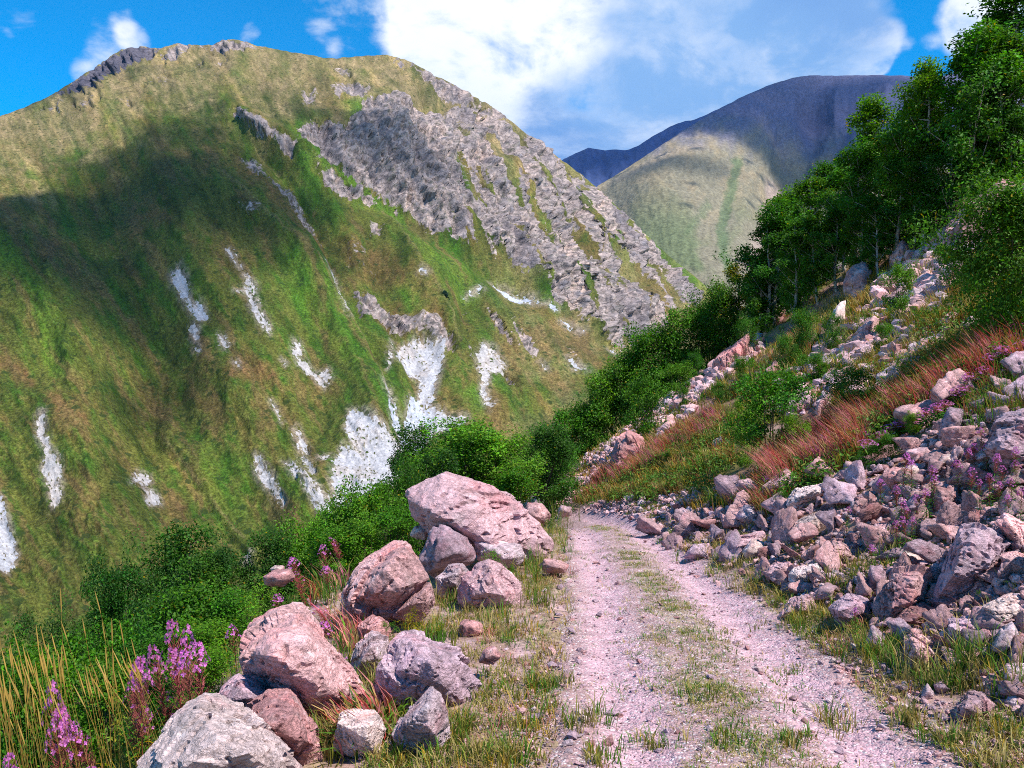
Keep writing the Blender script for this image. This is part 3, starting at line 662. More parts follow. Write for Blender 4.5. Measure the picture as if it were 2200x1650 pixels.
def road_mat():
    m, t, b, out = new_mat('pink_gravel_track')
    co = t.n('ShaderNodeTexCoord').outputs['Object']
    vc = t.n('ShaderNodeVertexColor', layer_name='Col').outputs[0]
    v1 = t.n('ShaderNodeTexVoronoi'); v1.inputs['Scale'].default_value = 75; t.l(co, v1.inputs['Vector'])
    v2 = t.n('ShaderNodeTexVoronoi'); v2.inputs['Scale'].default_value = 28; t.l(co, v2.inputs['Vector'])
    hv = t.n('ShaderNodeSeparateColor'); t.l(v1.outputs['Color'], hv.inputs[0])
    c = t.mixc(t.ramp(hv.outputs[0], 0, 1, False, (0, .5)), vc, (.49, .305, .34))
    c = t.mixc(t.ramp(hv.outputs[1], .72, .8, False, (0, .7)), c, (.22, .15, .17))
    c = t.mixc(t.ramp(hv.outputs[2], .86, .92, False, (0, .8)), c, (.62, .55, .55))
    f = t.ramp(t.noise(co, 5, 6, .65), .3, .7, False, (.72, 1.2))
    sc = t.n('ShaderNodeVectorMath', operation='SCALE'); t.l(c, sc.inputs[0]); t.l(f, sc.inputs['Scale'])
    t.l(sc.outputs[0], b.inputs['Base Color'])
    hgt = t.math('ADD', t.math('MULTIPLY', v1.outputs['Distance'], -1.0), t.math('MULTIPLY', v2.outputs['Distance'], -1.4))
    bp = t.n('ShaderNodeBump'); bp.inputs['Distance'].default_value = .009; bp.inputs['Strength'].default_value = .8; t.l(hgt, bp.inputs['Height'])
    t.l(bp.outputs[0], b.inputs['Normal'])
    return m

def build_road():
    yy = np.concatenate([np.linspace(-7, 2.6, 30)[:-1], 2.6 + (np.exp(np.linspace(0, 1, 420) * 1.9) - 1) / (math.exp(1.9) - 1) * 19.4])
    s = np.linspace(-1, 1, 190)
    S, Y = np.meshgrid(s, yy)
    wv = road_w(Y) + .12 + .22 * fbm(Y * 1.3, np.sign(S) * 5, 9., 5, .6)
    X = road_c(Y) + S * wv
    e = sstep(.80, 1.0, np.abs(S))
    Z = Hn(X, Y) + .006 + .014 * (1 - e) * fbm(X * 9, Y * 9, 21., 3) * .6 - .05 * e
    t = X - road_c(Y); w = road_w(Y)
    rut = np.clip(np.exp(-((t + w * .58) / .26) ** 2) + np.exp(-((t - w * .60) / .30) ** 2), 0, 1)
    n = fbm(X * 1.6, Y * 1.0, 22., 4, .6)
    c = np.empty(X.shape + (3,)); c[:] = (.33, .205, .185)
    c = mix(c, (.52, .315, .355), sstep(.15, .75, rut + .5 * n))
    c = mix(c, (.27, .24, .10), .65 * sstep(.1, .5, n + .3 * fbm(X * 5, Y * 5, 23., 3) - .9 * rut + .12))
    me = mesh_np('road', np.stack([X, Y, Z], -1).reshape(-1, 3), [grid_faces(*X.shape)], c.reshape(-1, 3), [road_mat()])
    link('road', me, kind='structure', label='pink gravel track with two wheel ruts')

def build_floor():
    s = 6000.0
    g = np.linspace(-1, 1, 41); X, Y = np.meshgrid(1200 + g * 2900, 3100 + g * 3400)
    Z = np.full(X.shape, -122.0)
    c = np.empty(X.shape + (3,)); c[:] = (.09, .11, .04)
    me = mesh_np('valley_floor', np.stack([X, Y, Z], -1).reshape(-1, 3), [grid_faces(*X.shape)], c.reshape(-1, 3), [col_mat('valley_turf', .3, .01)])
    link('valley_floor', me, kind='structure', label='grassy floor of the valley')

build_ground(); build_road(); build_floor()

_LAM = np.concatenate([np.linspace(2.2, 20, 700), np.linspace(20.05, 110, 900)])
def on_ground(px, py, far=None):
    """where the sight line through a photo pixel meets the near ground"""
    r = ray(np.full(_LAM.shape, float(px)), np.full(_LAM.shape, float(py)), _LAM)
    h = Hn(r[:, 0], r[:, 1])
    k = np.nonzero(r[:, 2] < h)[0]
    if len(k) == 0: return None
    return np.array([r[k[0], 0], r[k[0], 1], h[k[0]]])
def at_depth(px, D):
    x = (px - CX) / F * D
    return np.array([x, D, float(Hn(np.array(x), np.array(float(D))))])
# ------------------------------------------------------------------ fast look-up of the ground
_gy = np.concatenate([np.linspace(-7, 2.4, 20)[:-1], 2.4 + (np.exp(np.linspace(0, 1, 620) * 3.75) - 1) / (math.exp(3.75) - 1) * 130])
_gu = np.linspace(-1.4, 1.4, 900)
_GU, _GYY = np.meshgrid(_gu, _gy)
_GZ = Hn(grid_xy(_GU, _GYY), _GYY)
def Hg(x, y):
    x = np.asarray(x, float); y = np.asarray(y, float)
    u = np.clip(x / (y + 9.0), -1.399, 1.399); fu = (u + 1.4) / 2.8 * 899
    iu = np.clip(fu.astype(int), 0, 898); fu = fu - iu
    iy = np.clip(np.searchsorted(_gy, y) - 1, 0, len(_gy) - 2); fy = np.clip((y - _gy[iy]) / (_gy[iy + 1] - _gy[iy]), 0, 1)
    return (_GZ[iy, iu] * (1 - fu) + _GZ[iy, iu + 1] * fu) * (1 - fy) + (_GZ[iy + 1, iu] * (1 - fu) + _GZ[iy + 1, iu + 1] * fu) * fy
_LM = np.concatenate([np.linspace(2.2, 22, 500), np.geomspace(22.05, 120, 320)])
def seen(px, py):
    """ground points met by the sight lines through many photo pixels: xyz and a mask"""
    px = np.asarray(px, float); py = np.asarray(py, float); n = len(px)
    out = np.zeros((n, 3)); ok = np.zeros(n, bool)
    for a in range(0, n, 2000):
        p, q = px[a:a + 2000, None], py[a:a + 2000, None]
        x = (p - CX) / F * _LM; z = CAMZ - (q - CY) / F * _LM; y = np.broadcast_to(_LM, x.shape)
        b = z < Hg(x, y)
        i = b.argmax(1); o = b.any(1); r = np.arange(len(i))
        out[a:a + 2000] = np.stack([x[r, i], y[r, i], Hg(x[r, i], y[r, i])], -1); ok[a:a + 2000] = o
    return out, ok
def in_poly(poly, n, rng):
    P = np.array(poly, float); lo, hi = P.min(0), P.max(0); out = np.zeros((0, 2))
    while len(out) < n:
        q = rng.uniform(lo, hi, (n * 3, 2)); out = np.concatenate([out, q[poly_sd(q[:, 0], q[:, 1], poly) < 0]])
    return out[:n]

# ------------------------------------------------------------------ rocks
_ICO = {}
def ico(sub):
    if sub not in _ICO:
        bm = bmesh.new(); bmesh.ops.create_icosphere(bm, subdivisions=sub, radius=1)
        _ICO[sub] = (np.array([v.co[:] for v in bm.verts]), np.array([[v.index for v in f.verts] for f in bm.faces])); bm.free()
    return _ICO[sub]

def hull_planes(pts):
    bm = bmesh.new()
    for p in pts: bm.verts.new(p)
    r = bmesh.ops.convex_hull(bm, input=bm.verts[:])
    bm.normal_update()
    N = []; d = []
    for f in bm.faces:
        if f.calc_area() > 1e-9: N.append(f.normal[:]); d.append(f.normal.dot(f.verts[0].co))
    bm.free(); return np.array(N), np.array(d)

ROCK_COLS = 1.0 * np.array([1.20, 1.12, 1.19]) * np.array([(.51, .36, .355), (.54, .36, .335), (.42, .32, .34), (.60, .49, .43), (.43, .255, .235), (.47, .385, .385), (.58, .485, .44)])
def rock_mesh(name, pts, sub, seed, amp=.05, colour=None, layer=None, chips=5):
    pts = np.array(pts, float); c0 = pts.mean(0); pts = pts - c0
    N, d = hull_planes(pts)
    flip = np.where(d < 0, -1, 1); N = N * flip[:, None]; d = d * flip
    D, Fc = ico(sub)
    ext = pts.max(0) - pts.min(0)
    E = D * np.maximum(ext, ext.max() * .35); E /= np.linalg.norm(E, axis=1)[:, None]
    rc = np.random.default_rng(seed + 5)
    nc = rc.normal(size=(chips, 3)); nc /= np.linalg.norm(nc, axis=1)[:, None]
    dc = (pts @ nc.T).max(0) * rc.uniform(.88, .98, chips)
    N = np.concatenate([N, nc]); d = np.concatenate([d, dc])
    dn = E @ N.T
    r = np.where(dn > 1e-4, d / np.maximum(dn, 1e-4), 1e9).min(1)
    V = E * r[:, None]
    size = float(ext.mean())
    o = seed * 13.7
    q = V / size
    a = layer if layer is not None else np.random.default_rng(seed).normal(size=3)
    a = a / np.linalg.norm(a); s = q @ a
    w = q - .75 * s[:, None] * a
    cell = np.zeros(len(V)); tone = np.zeros(len(V))
    for K, aa, sl in ((6, .026, .30), (18, .014, .22)) if sub > 5 else ((7, .022, .26), (26, .016, .26), (120, .008, .22)):
        sd = V[rc.integers(0, len(V), K)] / size + rc.normal(0, .02, (K, 3)); tk = rc.normal(size=(K, 3)); ak = rc.uniform(-aa, aa, K)
        qq = q + .05 * np.stack([fbm(q[:, 0] * 7 + i * 9, q[:, 1] * 7 + o, q[:, 2] * 7, 3) for i in range(3)], -1) + .5 * s[:, None] * a
        d2 = ((qq ** 2).sum(1)[:, None] - 2 * qq @ (sd + .5 * (sd @ a)[:, None] * a).T + ((sd + .5 * (sd @ a)[:, None] * a) ** 2).sum(1)[None]); j = d2.argmin(1)
        cell += ak[j] + sl * ((q - sd[j]) * tk[j]).sum(1) * .75; tone += rc.normal(0, .10, K)[j]
    n1 = fbm(q[:, 0] * 2.2 + o, q[:, 1] * 2.2, q[:, 2] * 2.2, 3, .5)
    n2 = ridged(w[:, 0] * 3.4 + o, w[:, 1] * 3.4, w[:, 2] * 3.4 + s * 4, 4, .55) - .62
    n3 = fbm(q[:, 0] * 11 + o, q[:, 1] * 11, q[:, 2] * 11, 4, .6)
    st = fbm(s * 9 + n1 * .8, q[:, 0] * 1.2 + o, q[:, 1] * 1.2, 3, .6)
    crack = np.clip(1 - np.abs(fbm(q[:, 0] * 2.6 + o + 5, q[:, 1] * 2.6 + 3, q[:, 2] * 2.6 + s * 3, 3, .5)) * 14, 0, 1)
    disp = size * amp * (.25 * n1 + .25 * n2 + .40 * n3 + .45 * st - 1.0 * crack)
    disp = disp + size * np.clip(cell, -.13, .08) * FRACT
    V = V + E * disp[:, None]
    base = ROCK_COLS[colour if colour is not None else seed % len(ROCK_COLS)]
    c = np.tile(base, (len(V), 1)).astype(float)
    c = mix(c, base * np.array((1.08, .87, .87)), sstep(.05, .6, n1 + .4 * n3) * .8)
    c = mix(c, base * .62 + .02, sstep(.15, .65, st + .5 * n3) * .6)
    c = mix(c, base * .75 + .2, sstep(.25, .7, fbm(q[:, 0] * 4 + o, q[:, 1] * 4, q[:, 2] * 4 + 9, 4, .6)) * .7)
    c *= (1 + .25 * n3)[:, None] * np.exp(tone)[:, None]
    c = mix(c, base * .35, crack * .5)  # cracks also darkened in the colour, standing for shade inside them
    me = mesh_np(name, V + c0, [Fc], c, [ROCKMAT], smooth=sub < 6)
    return me

def rock_material():
    m, t, b, out = new_mat('pink_rock')
    a = t.n('ShaderNodeVertexColor', layer_name='Col').outputs[0]
    co = t.n('ShaderNodeTexCoord').outputs['Object']; oi = t.n('ShaderNodeObjectInfo').outputs['Random']
    hs = t.n('ShaderNodeHueSaturation'); t.l(a, hs.inputs['Color'])
    t.l(t.ramp(oi, 0, 1, False, (.75, 1.2)), hs.inputs['Value']); hs.inputs['Saturation'].default_value = ROCK_SAT
    f = t.ramp(t.noise(co, 14, 8, .7), .25, .75, False, (.62, 1.32))
    v = t.n('ShaderNodeTexVoronoi', feature='DISTANCE_TO_EDGE'); v.inputs['Scale'].default_value = 9; v.inputs['Randomness'].default_value = 1
    wv = t.n('ShaderNodeVectorMath', operation='ADD'); t.l(co, wv.inputs[0])
    nn = t.n('ShaderNodeTexNoise'); nn.inputs['Scale'].default_value = 6; nn.inputs['Detail'].default_value = 5; t.l(co, nn.inputs['Vector'])
    sc0 = t.n('ShaderNodeVectorMath', operation='SCALE'); sc0.inputs['Scale'].default_value = .28; t.l(nn.outputs['Color'], sc0.inputs[0]); t.l(sc0.outputs[0], wv.inputs[1])
    t.l(wv.outputs[0], v.inputs['Vector'])
    cr = t.ramp(v.outputs['Distance'], 0.0, .035, True, (.45, 1))
    sc = t.n('ShaderNodeVectorMath', operation='SCALE'); t.l(hs.outputs[0], sc.inputs[0]); t.l(f, sc.inputs['Scale'])
    t.l(sc.outputs[0], b.inputs['Base Color']); b.inputs['Roughness'].default_value = .92
    wr = None
    for q, (sc_, wd_) in enumerate(((7, .022), (19, .030))):
        mpp = t.n('ShaderNodeMapping'); mpp.inputs['Rotation'].default_value = (.5, .35 + q * .4, .3); mpp.inputs['Scale'].default_value = (1, 1, 2.3); t.l(co, mpp.inputs[0])
        ab = t.math('ABSOLUTE', t.math('SUBTRACT', t.noise(mpp.outputs[0], sc_, 5, .6, 0, .8), .5)); ln = t.ramp(ab, 0, wd_, True, (.60 + .12 * q, 1)); wr = ln if wr is None else t.math('MULTIPLY', wr, ln)
    sc2 = t.n('ShaderNodeVectorMath', operation='SCALE'); t.l(sc.outputs[0], sc2.inputs[0]); t.l(wr, sc2.inputs['Scale']); t.l(sc2.outputs[0], b.inputs['Base Color'])
    cr = t.math('ADD', cr, t.math('MULTIPLY', wr, 1.2))
    h = t.math('ADD', t.math('MULTIPLY', t.noise(co, 22, 10, .72), 1.0), t.math('MULTIPLY', cr, .25))
    bp = t.n('ShaderNodeBump'); bp.inputs['Distance'].default_value = .035; bp.inputs['Strength'].default_value = .85
    t.l(h, bp.inputs['Height']); t.l(bp.outputs[0], b.inputs['Normal'])
    return m
ROCK_SAT = 1.12; FRACT = .50
ROCKMAT = rock_material()

def outline_rock(name, outline, D, seed, colour, label, group, sub=5, depth=.55, front=(.5, .0, .05), amp=.045, layer=None, sink=.10, cat='boulder'):
    """a boulder whose front outline is known; it gets a front ridge, a back and a buried foot"""
    rg = np.random.default_rng(seed + 100)
    o = np.array(outline, float); lo, hi = o.min(0), o.max(0); c = (lo + hi) / 2
    Wm = (hi[0] - lo[0]) / F * D; Hm = (hi[1] - lo[1]) / F * D; S = .5 * (Wm + Hm)
    pts = []
    for p in o:
        pts.append(ray(p[0], p[1], D + rg.uniform(-.12, .12) * S))
    fs, fx, fy = front
    cc = c + np.array((fx, fy)) * (hi - lo)
    for p in o[np.linspace(0, len(o), 4)[:3].astype(int)]:
        q = cc + (p - c) * fs; pts.append(ray(q[0], q[1], D - depth * S * rg.uniform(.75, 1.0)))
    for p in o:
        q = c + (p - c) * .72; w = ray(q[0], q[1], D); w = w * ((D + depth * S * rg.uniform(.9, 1.25)) / D); w[2] = CAMZ + (w[2] - CAMZ); pts.append(w)
    pts = np.array(pts)
    zb = pts[:, 2].min()
    low = pts[pts[:, 2] < zb + .35 * Hm].copy(); low[:, 2] -= sink * Hm; pts = np.concatenate([pts, low])
    base = np.array([pts[:, 0].mean(), pts[:, 1].mean(), pts[:, 2].min()])
    me = rock_mesh(name, pts - base, sub, seed, amp, colour, layer)
    ob = link(name, me, label=label, category=cat)
    if group: ob['group'] = group
    ob.location = base
    return ob

G_B = 'boulders along the edge of the track'
LEFT = [
 ([(870,1070),(880,1056),(918,1039),(954,1022),(965,1025),(995,1039),(1038,1054),(1082,1073),(1117,1084),(1136,1103),(1158,1125),(1185,1165),(1175,1179),(1136,1190),(1087,1168),(1025,1162),(989,1146),(926,1131),(907,1113),(891,1094)], 10.6, 0, 6, (.55,-.05,.12), 'largest pink boulder, a long slab lying tilted on top of the roadside pile'),
 ([(929,1129),(956,1133),(984,1146),(1008,1161),(1022,1187),(1014,1206),(973,1212),(937,1238),(915,1228),(902,1195),(918,1165),(924,1138)], 9.6, 2, 5, (.5,0,.05), 'upright mauve boulder wedged under the long tilted slab'),
 ([(1016,1163),(1055,1161),(1117,1171),(1131,1195),(1109,1218),(1055,1218),(1022,1200)], 9.9, 5, 5, (.5,0,0), 'low grey pink boulder under the lower end of the long tilted slab'),
 ([(989,1280),(995,1242),(1027,1215),(1049,1205),(1082,1220),(1115,1250),(1123,1269),(1112,1299),(1065,1317),(1027,1307),(995,1296)], 8.0, 0, 6, (.55,0,.05), 'rounded pale pink boulder beside the grassy verge of the track'),
 ([(935,1242),(962,1217),(995,1212),(1008,1231),(989,1275),(959,1280),(940,1272)], 8.4, 5, 5, (.5,0,0), 'smaller pale boulder touching the rounded pale pink boulder'),
 ([(729,1304),(733,1285),(760,1247),(771,1220),(809,1193),(853,1171),(880,1165),(902,1184),(913,1225),(926,1242),(913,1264),(875,1299),(836,1318),(771,1337),(738,1329)], 7.6, 1, 6, (.62,-.06,.08), 'big domed pink boulder, widest of the left roadside pile'),
 ([(842,1321),(891,1288),(924,1255),(937,1288),(929,1302),(907,1321),(877,1335)], 7.4, 1, 5, (.5,0,0), 'flat pink wedge leaning against the big domed boulder'),
 ([(765,1348),(798,1324),(820,1326),(840,1345),(834,1380),(771,1390)], 7.0, 4, 5, (.5,0,0), 'small reddish rock under the foot of the big domed boulder'),
 ([(495,1402),(521,1374),(584,1339),(627,1321),(655,1327),(678,1362),(698,1390),(725,1418),(769,1465),(781,1496),(753,1524),(706,1548),(670,1551),(647,1530),(576,1496),(521,1453),(501,1421)], 5.0, 1, 6, (.58,.02,-.04), 'large brown pink boulder with a flat sloping face and dark crevice beneath'),
 ([(454,1516),(473,1485),(509,1459),(552,1473),(586,1500),(551,1540),(469,1550)], 4.75, 2, 5, (.5,0,0), 'grey mauve boulder tucked under the brown pink sloping boulder'),
 ([(513,1540),(576,1500),(627,1496),(655,1524),(678,1559),(690,1603),(694,1640),(655,1660),(599,1600),(552,1560)], 4.35, 4, 6, (.5,.05,0), 'reddish boulder between the whitish boulder and the brown pink boulder'),
 ([(290,1660),(347,1603),(383,1559),(430,1532),(458,1536),(477,1551),(521,1544),(568,1567),(607,1603),(665,1656),(640,1700),(500,1730),(340,1720)], 3.85, 6, 6, (.6,0,.05), 'whitish cream boulder cut by the bottom edge, beside the fireweed'),
 ([(812,1440),(828,1398),(851,1374),(879,1374),(938,1394),(980,1425),(1020,1430),(1035,1470),(1015,1510),(940,1525),(880,1530),(835,1515),(815,1480)], 4.95, 2, 6, (.6,-.05,0), 'broad grey mauve boulder with rough layered face, alone in dry grass'),
 ([(848,1571),(867,1540),(930,1485),(946,1496),(958,1528),(964,1571),(954,1591),(915,1611),(859,1607)], 4.25, 5, 5, (.5,-.05,0), 'pale pointed rock in front of the broad grey mauve boulder'),
 ([(718,1551),(753,1536),(812,1540),(828,1567),(812,1614),(765,1626),(718,1607)], 4.3, 3, 5, (.5,0,0), 'low pink rock overgrown with reddish stalks'),
 ([(1160,1215),(1168,1200),(1195,1203),(1225,1216),(1218,1230),(1172,1230)], 9.4, 1, 4, (.5,0,0), 'small flat pink rock lying at the left wheel rut'),
 ([(985,1340),(1000,1332),(1034,1336),(1042,1358),(1030,1374),(992,1370)], 6.7, 4, 4, (.5,0,0), 'small reddish rock in the verge below the rounded pale boulder'),
 ([(1112,1112),(1135,1080),(1165,1082),(1185,1108),(1178,1128),(1130,1130)], 12.6, 1, 5, (.5,0,0), 'pink rock behind the upper end of the long tilted slab'),
 ([(745,1450),(762,1390),(800,1362),(835,1372),(838,1410),(815,1460),(770,1480)], 5.9, 5, 5, (.5,0,0), 'grey streaked slab half buried behind the brown pink boulder'),
 ([(880,1150),(890,1132),(912,1128),(925,1142),(915,1160)], 10.6, 3, 4, (.5,0,0), 'small pale rock beside the upright mauve boulder'),
 ([(1030,1420),(1040,1395),(1065,1392),(1078,1410),(1060,1426)], 5.4, 1, 4, (.5,0,0), 'fist sized pink rock in dry grass near the broad grey boulder'),
 ([(562,1240),(580,1228),(625,1224),(640,1240),(610,1258),(570,1256)], 8.3, 4, 4, (.5,0,0), 'reddish rock on the brink above the dark bushes'),
 ([(580,1222),(590,1215),(612,1216),(610,1230),(586,1232)], 9.2, 3, 4, (.5,0,0), 'pale little rock on the brink above the dark bushes'),
 ([(1196,1100),(1206,1085),(1228,1090),(1228,1106),(1208,1110)], 15.5, 0, 4, (.5,0,0), 'small pink rock where the track goes over the rise')]
for i, (ol, D, col, sub, fr, lab) in enumerate(LEFT):
    outline_rock('boulder' if sub >= 5 else 'rock', ol, D, 31 + i * 3, col, lab, G_B if sub >= 5 else None, 6 if D < 8.5 and sub == 5 else sub, .62, (fr[0] * .82, fr[1], fr[2] - .04), .040, cat='boulder' if sub >= 5 else 'rock')

RIGHT = [
 ([(2004,1276),(2024,1221),(2063,1138),(2099,1130),(2170,1165),(2150,1205),(2115,1252),(2059,1285)], 2, 5, 'tall dark grey boulder leaning over a black hollow in the rock pile'),
 ([(1888,1323),(1894,1268),(1918,1225),(1981,1219),(2000,1240),(1998,1284),(1965,1299),(1925,1320),(1910,1340)], 1, 5, 'big upright pink boulder at the front of the rock pile'),
 ([(1923,1335),(1953,1307),(1988,1301),(2016,1315),(2032,1355),(1992,1358),(1953,1345)], 4, 5, 'brick red rock below the big upright pink boulder'),
 ([(1937,1378),(1957,1364),(1988,1378),(2012,1402),(2040,1433),(1992,1450),(1949,1440),(1939,1410)], 1, 5, 'pink wedge shaped boulder with a flat sloping front in grass'),
 ([(1782,1307),(1819,1276),(1866,1291),(1870,1327),(1839,1351),(1803,1347)], 2, 5, 'mauve block at the grassy foot of the rock pile'),
 ([(1671,1323),(1697,1291),(1736,1278),(1752,1295),(1750,1315),(1705,1330)], 0, 5, 'rounded pink rock lying alone on the verge'),
 ([(1695,1236),(1705,1225),(1756,1209),(1772,1221),(1742,1250),(1701,1262)], 6, 5, 'white topped angular rock at the foot of the pile'),
 ([(1636,1232),(1669,1209),(1697,1205),(1713,1221),(1697,1244),(1669,1256),(1650,1252)], 0, 5, 'pink rock next to the white topped angular rock'),
 ([(1998,1291),(2032,1272),(2071,1272),(2091,1295),(2063,1319),(2024,1315)], 2, 5, 'purple grey rock between the upright pink and the dark leaning boulder'),
 ([(2032,1339),(2091,1335),(2130,1362),(2126,1382),(2071,1398),(2032,1382)], 2, 5, 'grey rough boulder right of the brick red rock'),
 ([(2110,1303),(2170,1284),(2230,1299),(2210,1340),(2130,1358),(2110,1335)], 3, 5, 'cream boulder cut by the picture edge above a pale upright rock'),
 ([(2126,1394),(2150,1355),(2178,1339),(2191,1362),(2185,1394),(2158,1418)], 5, 5, 'pale upright rock below the cream boulder'),
 ([(2053,1516),(2079,1492),(2115,1492),(2146,1516),(2115,1540),(2091,1556),(2055,1550)], 0, 5, 'rounded pink boulder in grass at the lower end of the pile'),
 ([(1855,1385),(1874,1343),(1902,1366),(1910,1394),(1886,1402)], 2, 4, 'pointed mauve rock standing in the grass verge'),
 ([(1977,1496),(1992,1469),(2008,1492),(1996,1510)], 5, 4, 'small pointed pale rock on the verge'),
 ([(2004,1473),(2028,1463),(2048,1481),(2016,1494)], 2, 4, 'small flat mauve rock on the verge'),
 ([(1685,1079),(1709,1051),(1752,1043),(1784,1035),(1791,1051),(1736,1082),(1705,1100)], 6, 5, 'long white slab at the upper edge of the rock pile'),
 ([(1693,1154),(1709,1126),(1760,1098),(1784,1106),(1768,1135),(1721,1156)], 3, 5, 'long grey beige slab sloping down the rock pile'),
 ([(1866,1095),(1894,1079),(1914,1098),(1898,1118),(1870,1116)], 4, 4, 'bright salmon red block among grey rocks'),
 ([(2006,1040),(2060,1045),(2064,1090),(2030,1108),(2008,1085)], 1, 5, 'flat faced pink slab beside the flowering fireweed'),
 ([(1563,1181),(1587,1154),(1646,1142),(1650,1160),(1587,1190)], 0, 5, 'flat pink slab at the narrow end of the pile'),
 ([(1591,1187),(1618,1158),(1646,1165),(1640,1192),(1602,1204)], 3, 4, 'white edged rock under the flat pink slab'),
 ([(1894,1022),(1920,1006),(1961,1010),(1960,1035),(1920,1053)], 4, 5, 'brown red slab roofing a dark gap in the pile'),
 ([(2110,965),(2140,905),(2200,878),(2270,890),(2270,1010),(2150,1012)], 2, 5, 'huge dark boulder overhanging the top of the pile'),
 ([(2015,934),(2022,904),(2039,875),(2069,880),(2073,902),(2052,942),(2030,944)], 2, 5, 'brown rough boulder near the top of the pile'),
 ([(1942,969),(1991,962),(2015,979),(2003,991),(1962,986)], 0, 4, 'thin striped slab near the top of the pile'),
 ([(1901,1020),(1967,997),(2003,1004),(1962,1030),(1908,1038)], 3, 4, 'pale tilted plate above the brown red slab'),
 ([(2008,1001),(2025,979),(2056,975),(2059,991),(2022,1006)], 3, 4, 'cream split rock in the upper pile'),
 ([(2096,982),(2161,945),(2220,938),(2220,980),(2149,988)], 5, 5, 'wide grey slab below the huge dark boulder'),
 ([(2086,1015),(2098,992),(2132,989),(2128,1006),(2088,1025)], 3, 4, 'cream rock in front of the wide grey slab'),
 ([(2083,867),(2103,858),(2109,870),(2088,878)], 6, 4, 'small bright white rock at the top of the pile'),
 ([(2150,1195),(2180,1183),(2230,1200),(2230,1240),(2160,1244)], 1, 5, 'pink brown block right of the dark leaning boulder'),
 ([(2140,1122),(2160,1105),(2220,1140),(2220,1185),(2170,1166)], 1, 5, 'pink ridge shaped boulder above the dark leaning boulder'),
 ([(1470,1195),(1490,1170),(1525,1168),(1528,1192),(1500,1206)], 2, 4, 'grey rock at the edge of the track where the pile begins'),
 ([(1580,1110),(1600,1085),(1640,1090),(1652,1112),(1610,1124)], 5, 4, 'pale grey rock on top of the narrow end of the pile'),
 ([(1760,1190),(1790,1160),(1840,1165),(1850,1200),(1800,1215)], 1, 5, 'pink block with shadowed side in the middle of the pile'),
 ([(1850,1165),(1880,1128),(1915,1128),(1912,1170),(1880,1184)], 0, 5, 'pale pink flat rock right under the flowering fireweed of the pile'),
 ([(1925,1215),(1935,1188),(1975,1182),(1990,1205),(1970,1218)], 3, 4, 'cream rock resting on the big upright pink boulder'),
 ([(1862,1260),(1868,1215),(1895,1212),(1905,1245),(1885,1280)], 2, 4, 'narrow purple rock left of the big upright pink boulder'),
 ([(2150,1455),(2165,1425),(2205,1430),(2215,1475),(2170,1490)], 5, 5, 'pale mauve boulder at the lower picture edge')]
HERO_PX = []; SINK = .12
def place_right(lst, seed0, name, cat, group):
    for i, (ol, col, sub, lab) in enumerate(lst):
        o = np.array(ol, float)
        bx, by = o[:, 0].mean(), o[:, 1].max()
        p, ok = seen([bx], [by - 2])
        if not ok[0]: print('no ground for', lab); continue
        w = (o[:, 0].max() - o[:, 0].min()); HERO_PX.append((bx, (o[:, 1].min() + by) / 2, .5 * w, p[0, 1]))
        D = p[0, 1] + .30 * w / F * p[0, 1]; sub = 6 if (sub == 5 and w > 72) else sub
        outline_rock(name if sub >= 5 else 'rock', ol, D, seed0 + 7 * i, col, lab, group, sub, .6, (.55, 0, .02), .05, sink=SINK, cat=cat if sub >= 5 else 'rock')
place_right(RIGHT, 400, 'boulder', 'boulder', 'rocks of the roadside rock pile')
SINK = .5
CRAG = [
 ([(1909,547),(1938,518),(1971,540),(1945,568),(1916,562)], 1, 5, 'pink slabby outcrop jutting out below the tall birches'),
 ([(1960,605),(1996,578),(2018,587),(1982,617)], 1, 4, 'pink slab just below the jutting outcrop'),
 ([(1958,656),(1982,643),(2002,660),(1998,680),(1965,682)], 0, 4, 'boxy pink rock under the slabs, beside a bush'),
 ([(1825,731),(1847,705),(1876,680),(1889,689),(1873,727),(1836,742)], 1, 5, 'long pink slab slanting among green bushes'),
 ([(1533,775),(1560,760),(1582,742),(1609,716),(1609,762),(1575,793),(1545,789)], 4, 5, 'red brown outcrop between two bushes'),
 ([(1529,948),(1549,937),(1564,944),(1562,960),(1535,967)], 6, 4, 'lone white rock beside the round green bush'),
 ([(1653,673),(1676,654),(1693,660),(1689,684),(1665,695)], 4, 4, 'orange red rock patch under the birches'),
 ([(1962,757),(1982,723),(1991,740),(1977,775)], 0, 4, 'upright pale rock in yellow grass'),
 ([(1747,887),(1760,862),(1784,843),(1769,884)], 1, 4, 'narrow pink rock between the bushes above the red stalks'),
 ([(1925,847),(1938,829),(1955,835),(1955,851)], 0, 4, 'rounded pink rock in brown grass above the red stalks'),
 ([(1812,610),(1826,575),(1856,562),(1884,600),(1868,630),(1830,628)], 1, 5, 'grass topped crag at the foot of the birch wood'),
 ([(2030,490),(2090,432),(2150,385),(2196,392),(2150,455),(2080,508)], 1, 5, 'long pale pink rock rib under the topmost birches'),
 ([(1312,985),(1325,940),(1350,922),(1385,940),(1384,985),(1345,1000)], 4, 5, 'dark maroon overhanging outcrop on the scree nose'),
 ([(1640,800),(1665,775),(1690,780),(1680,812)], 4, 4, 'reddish rock behind the round green bush'),
 ([(1775,700),(1800,650),(1820,640),(1812,690),(1790,720)], 3, 4, 'grey and pink broken rock strip between bushes'),
 ([(2060,700),(2085,680),(2110,690),(2100,712)], 2, 4, 'mauve rock in grass below the bright birch'),
 ([(1470,770),(1480,735),(1500,730),(1505,765),(1485,785)], 4, 4, 'red rock at the skyline bushes')]
place_right(CRAG, 900, 'outcrop', 'outcrop', 'rock outcrops on the hillside')

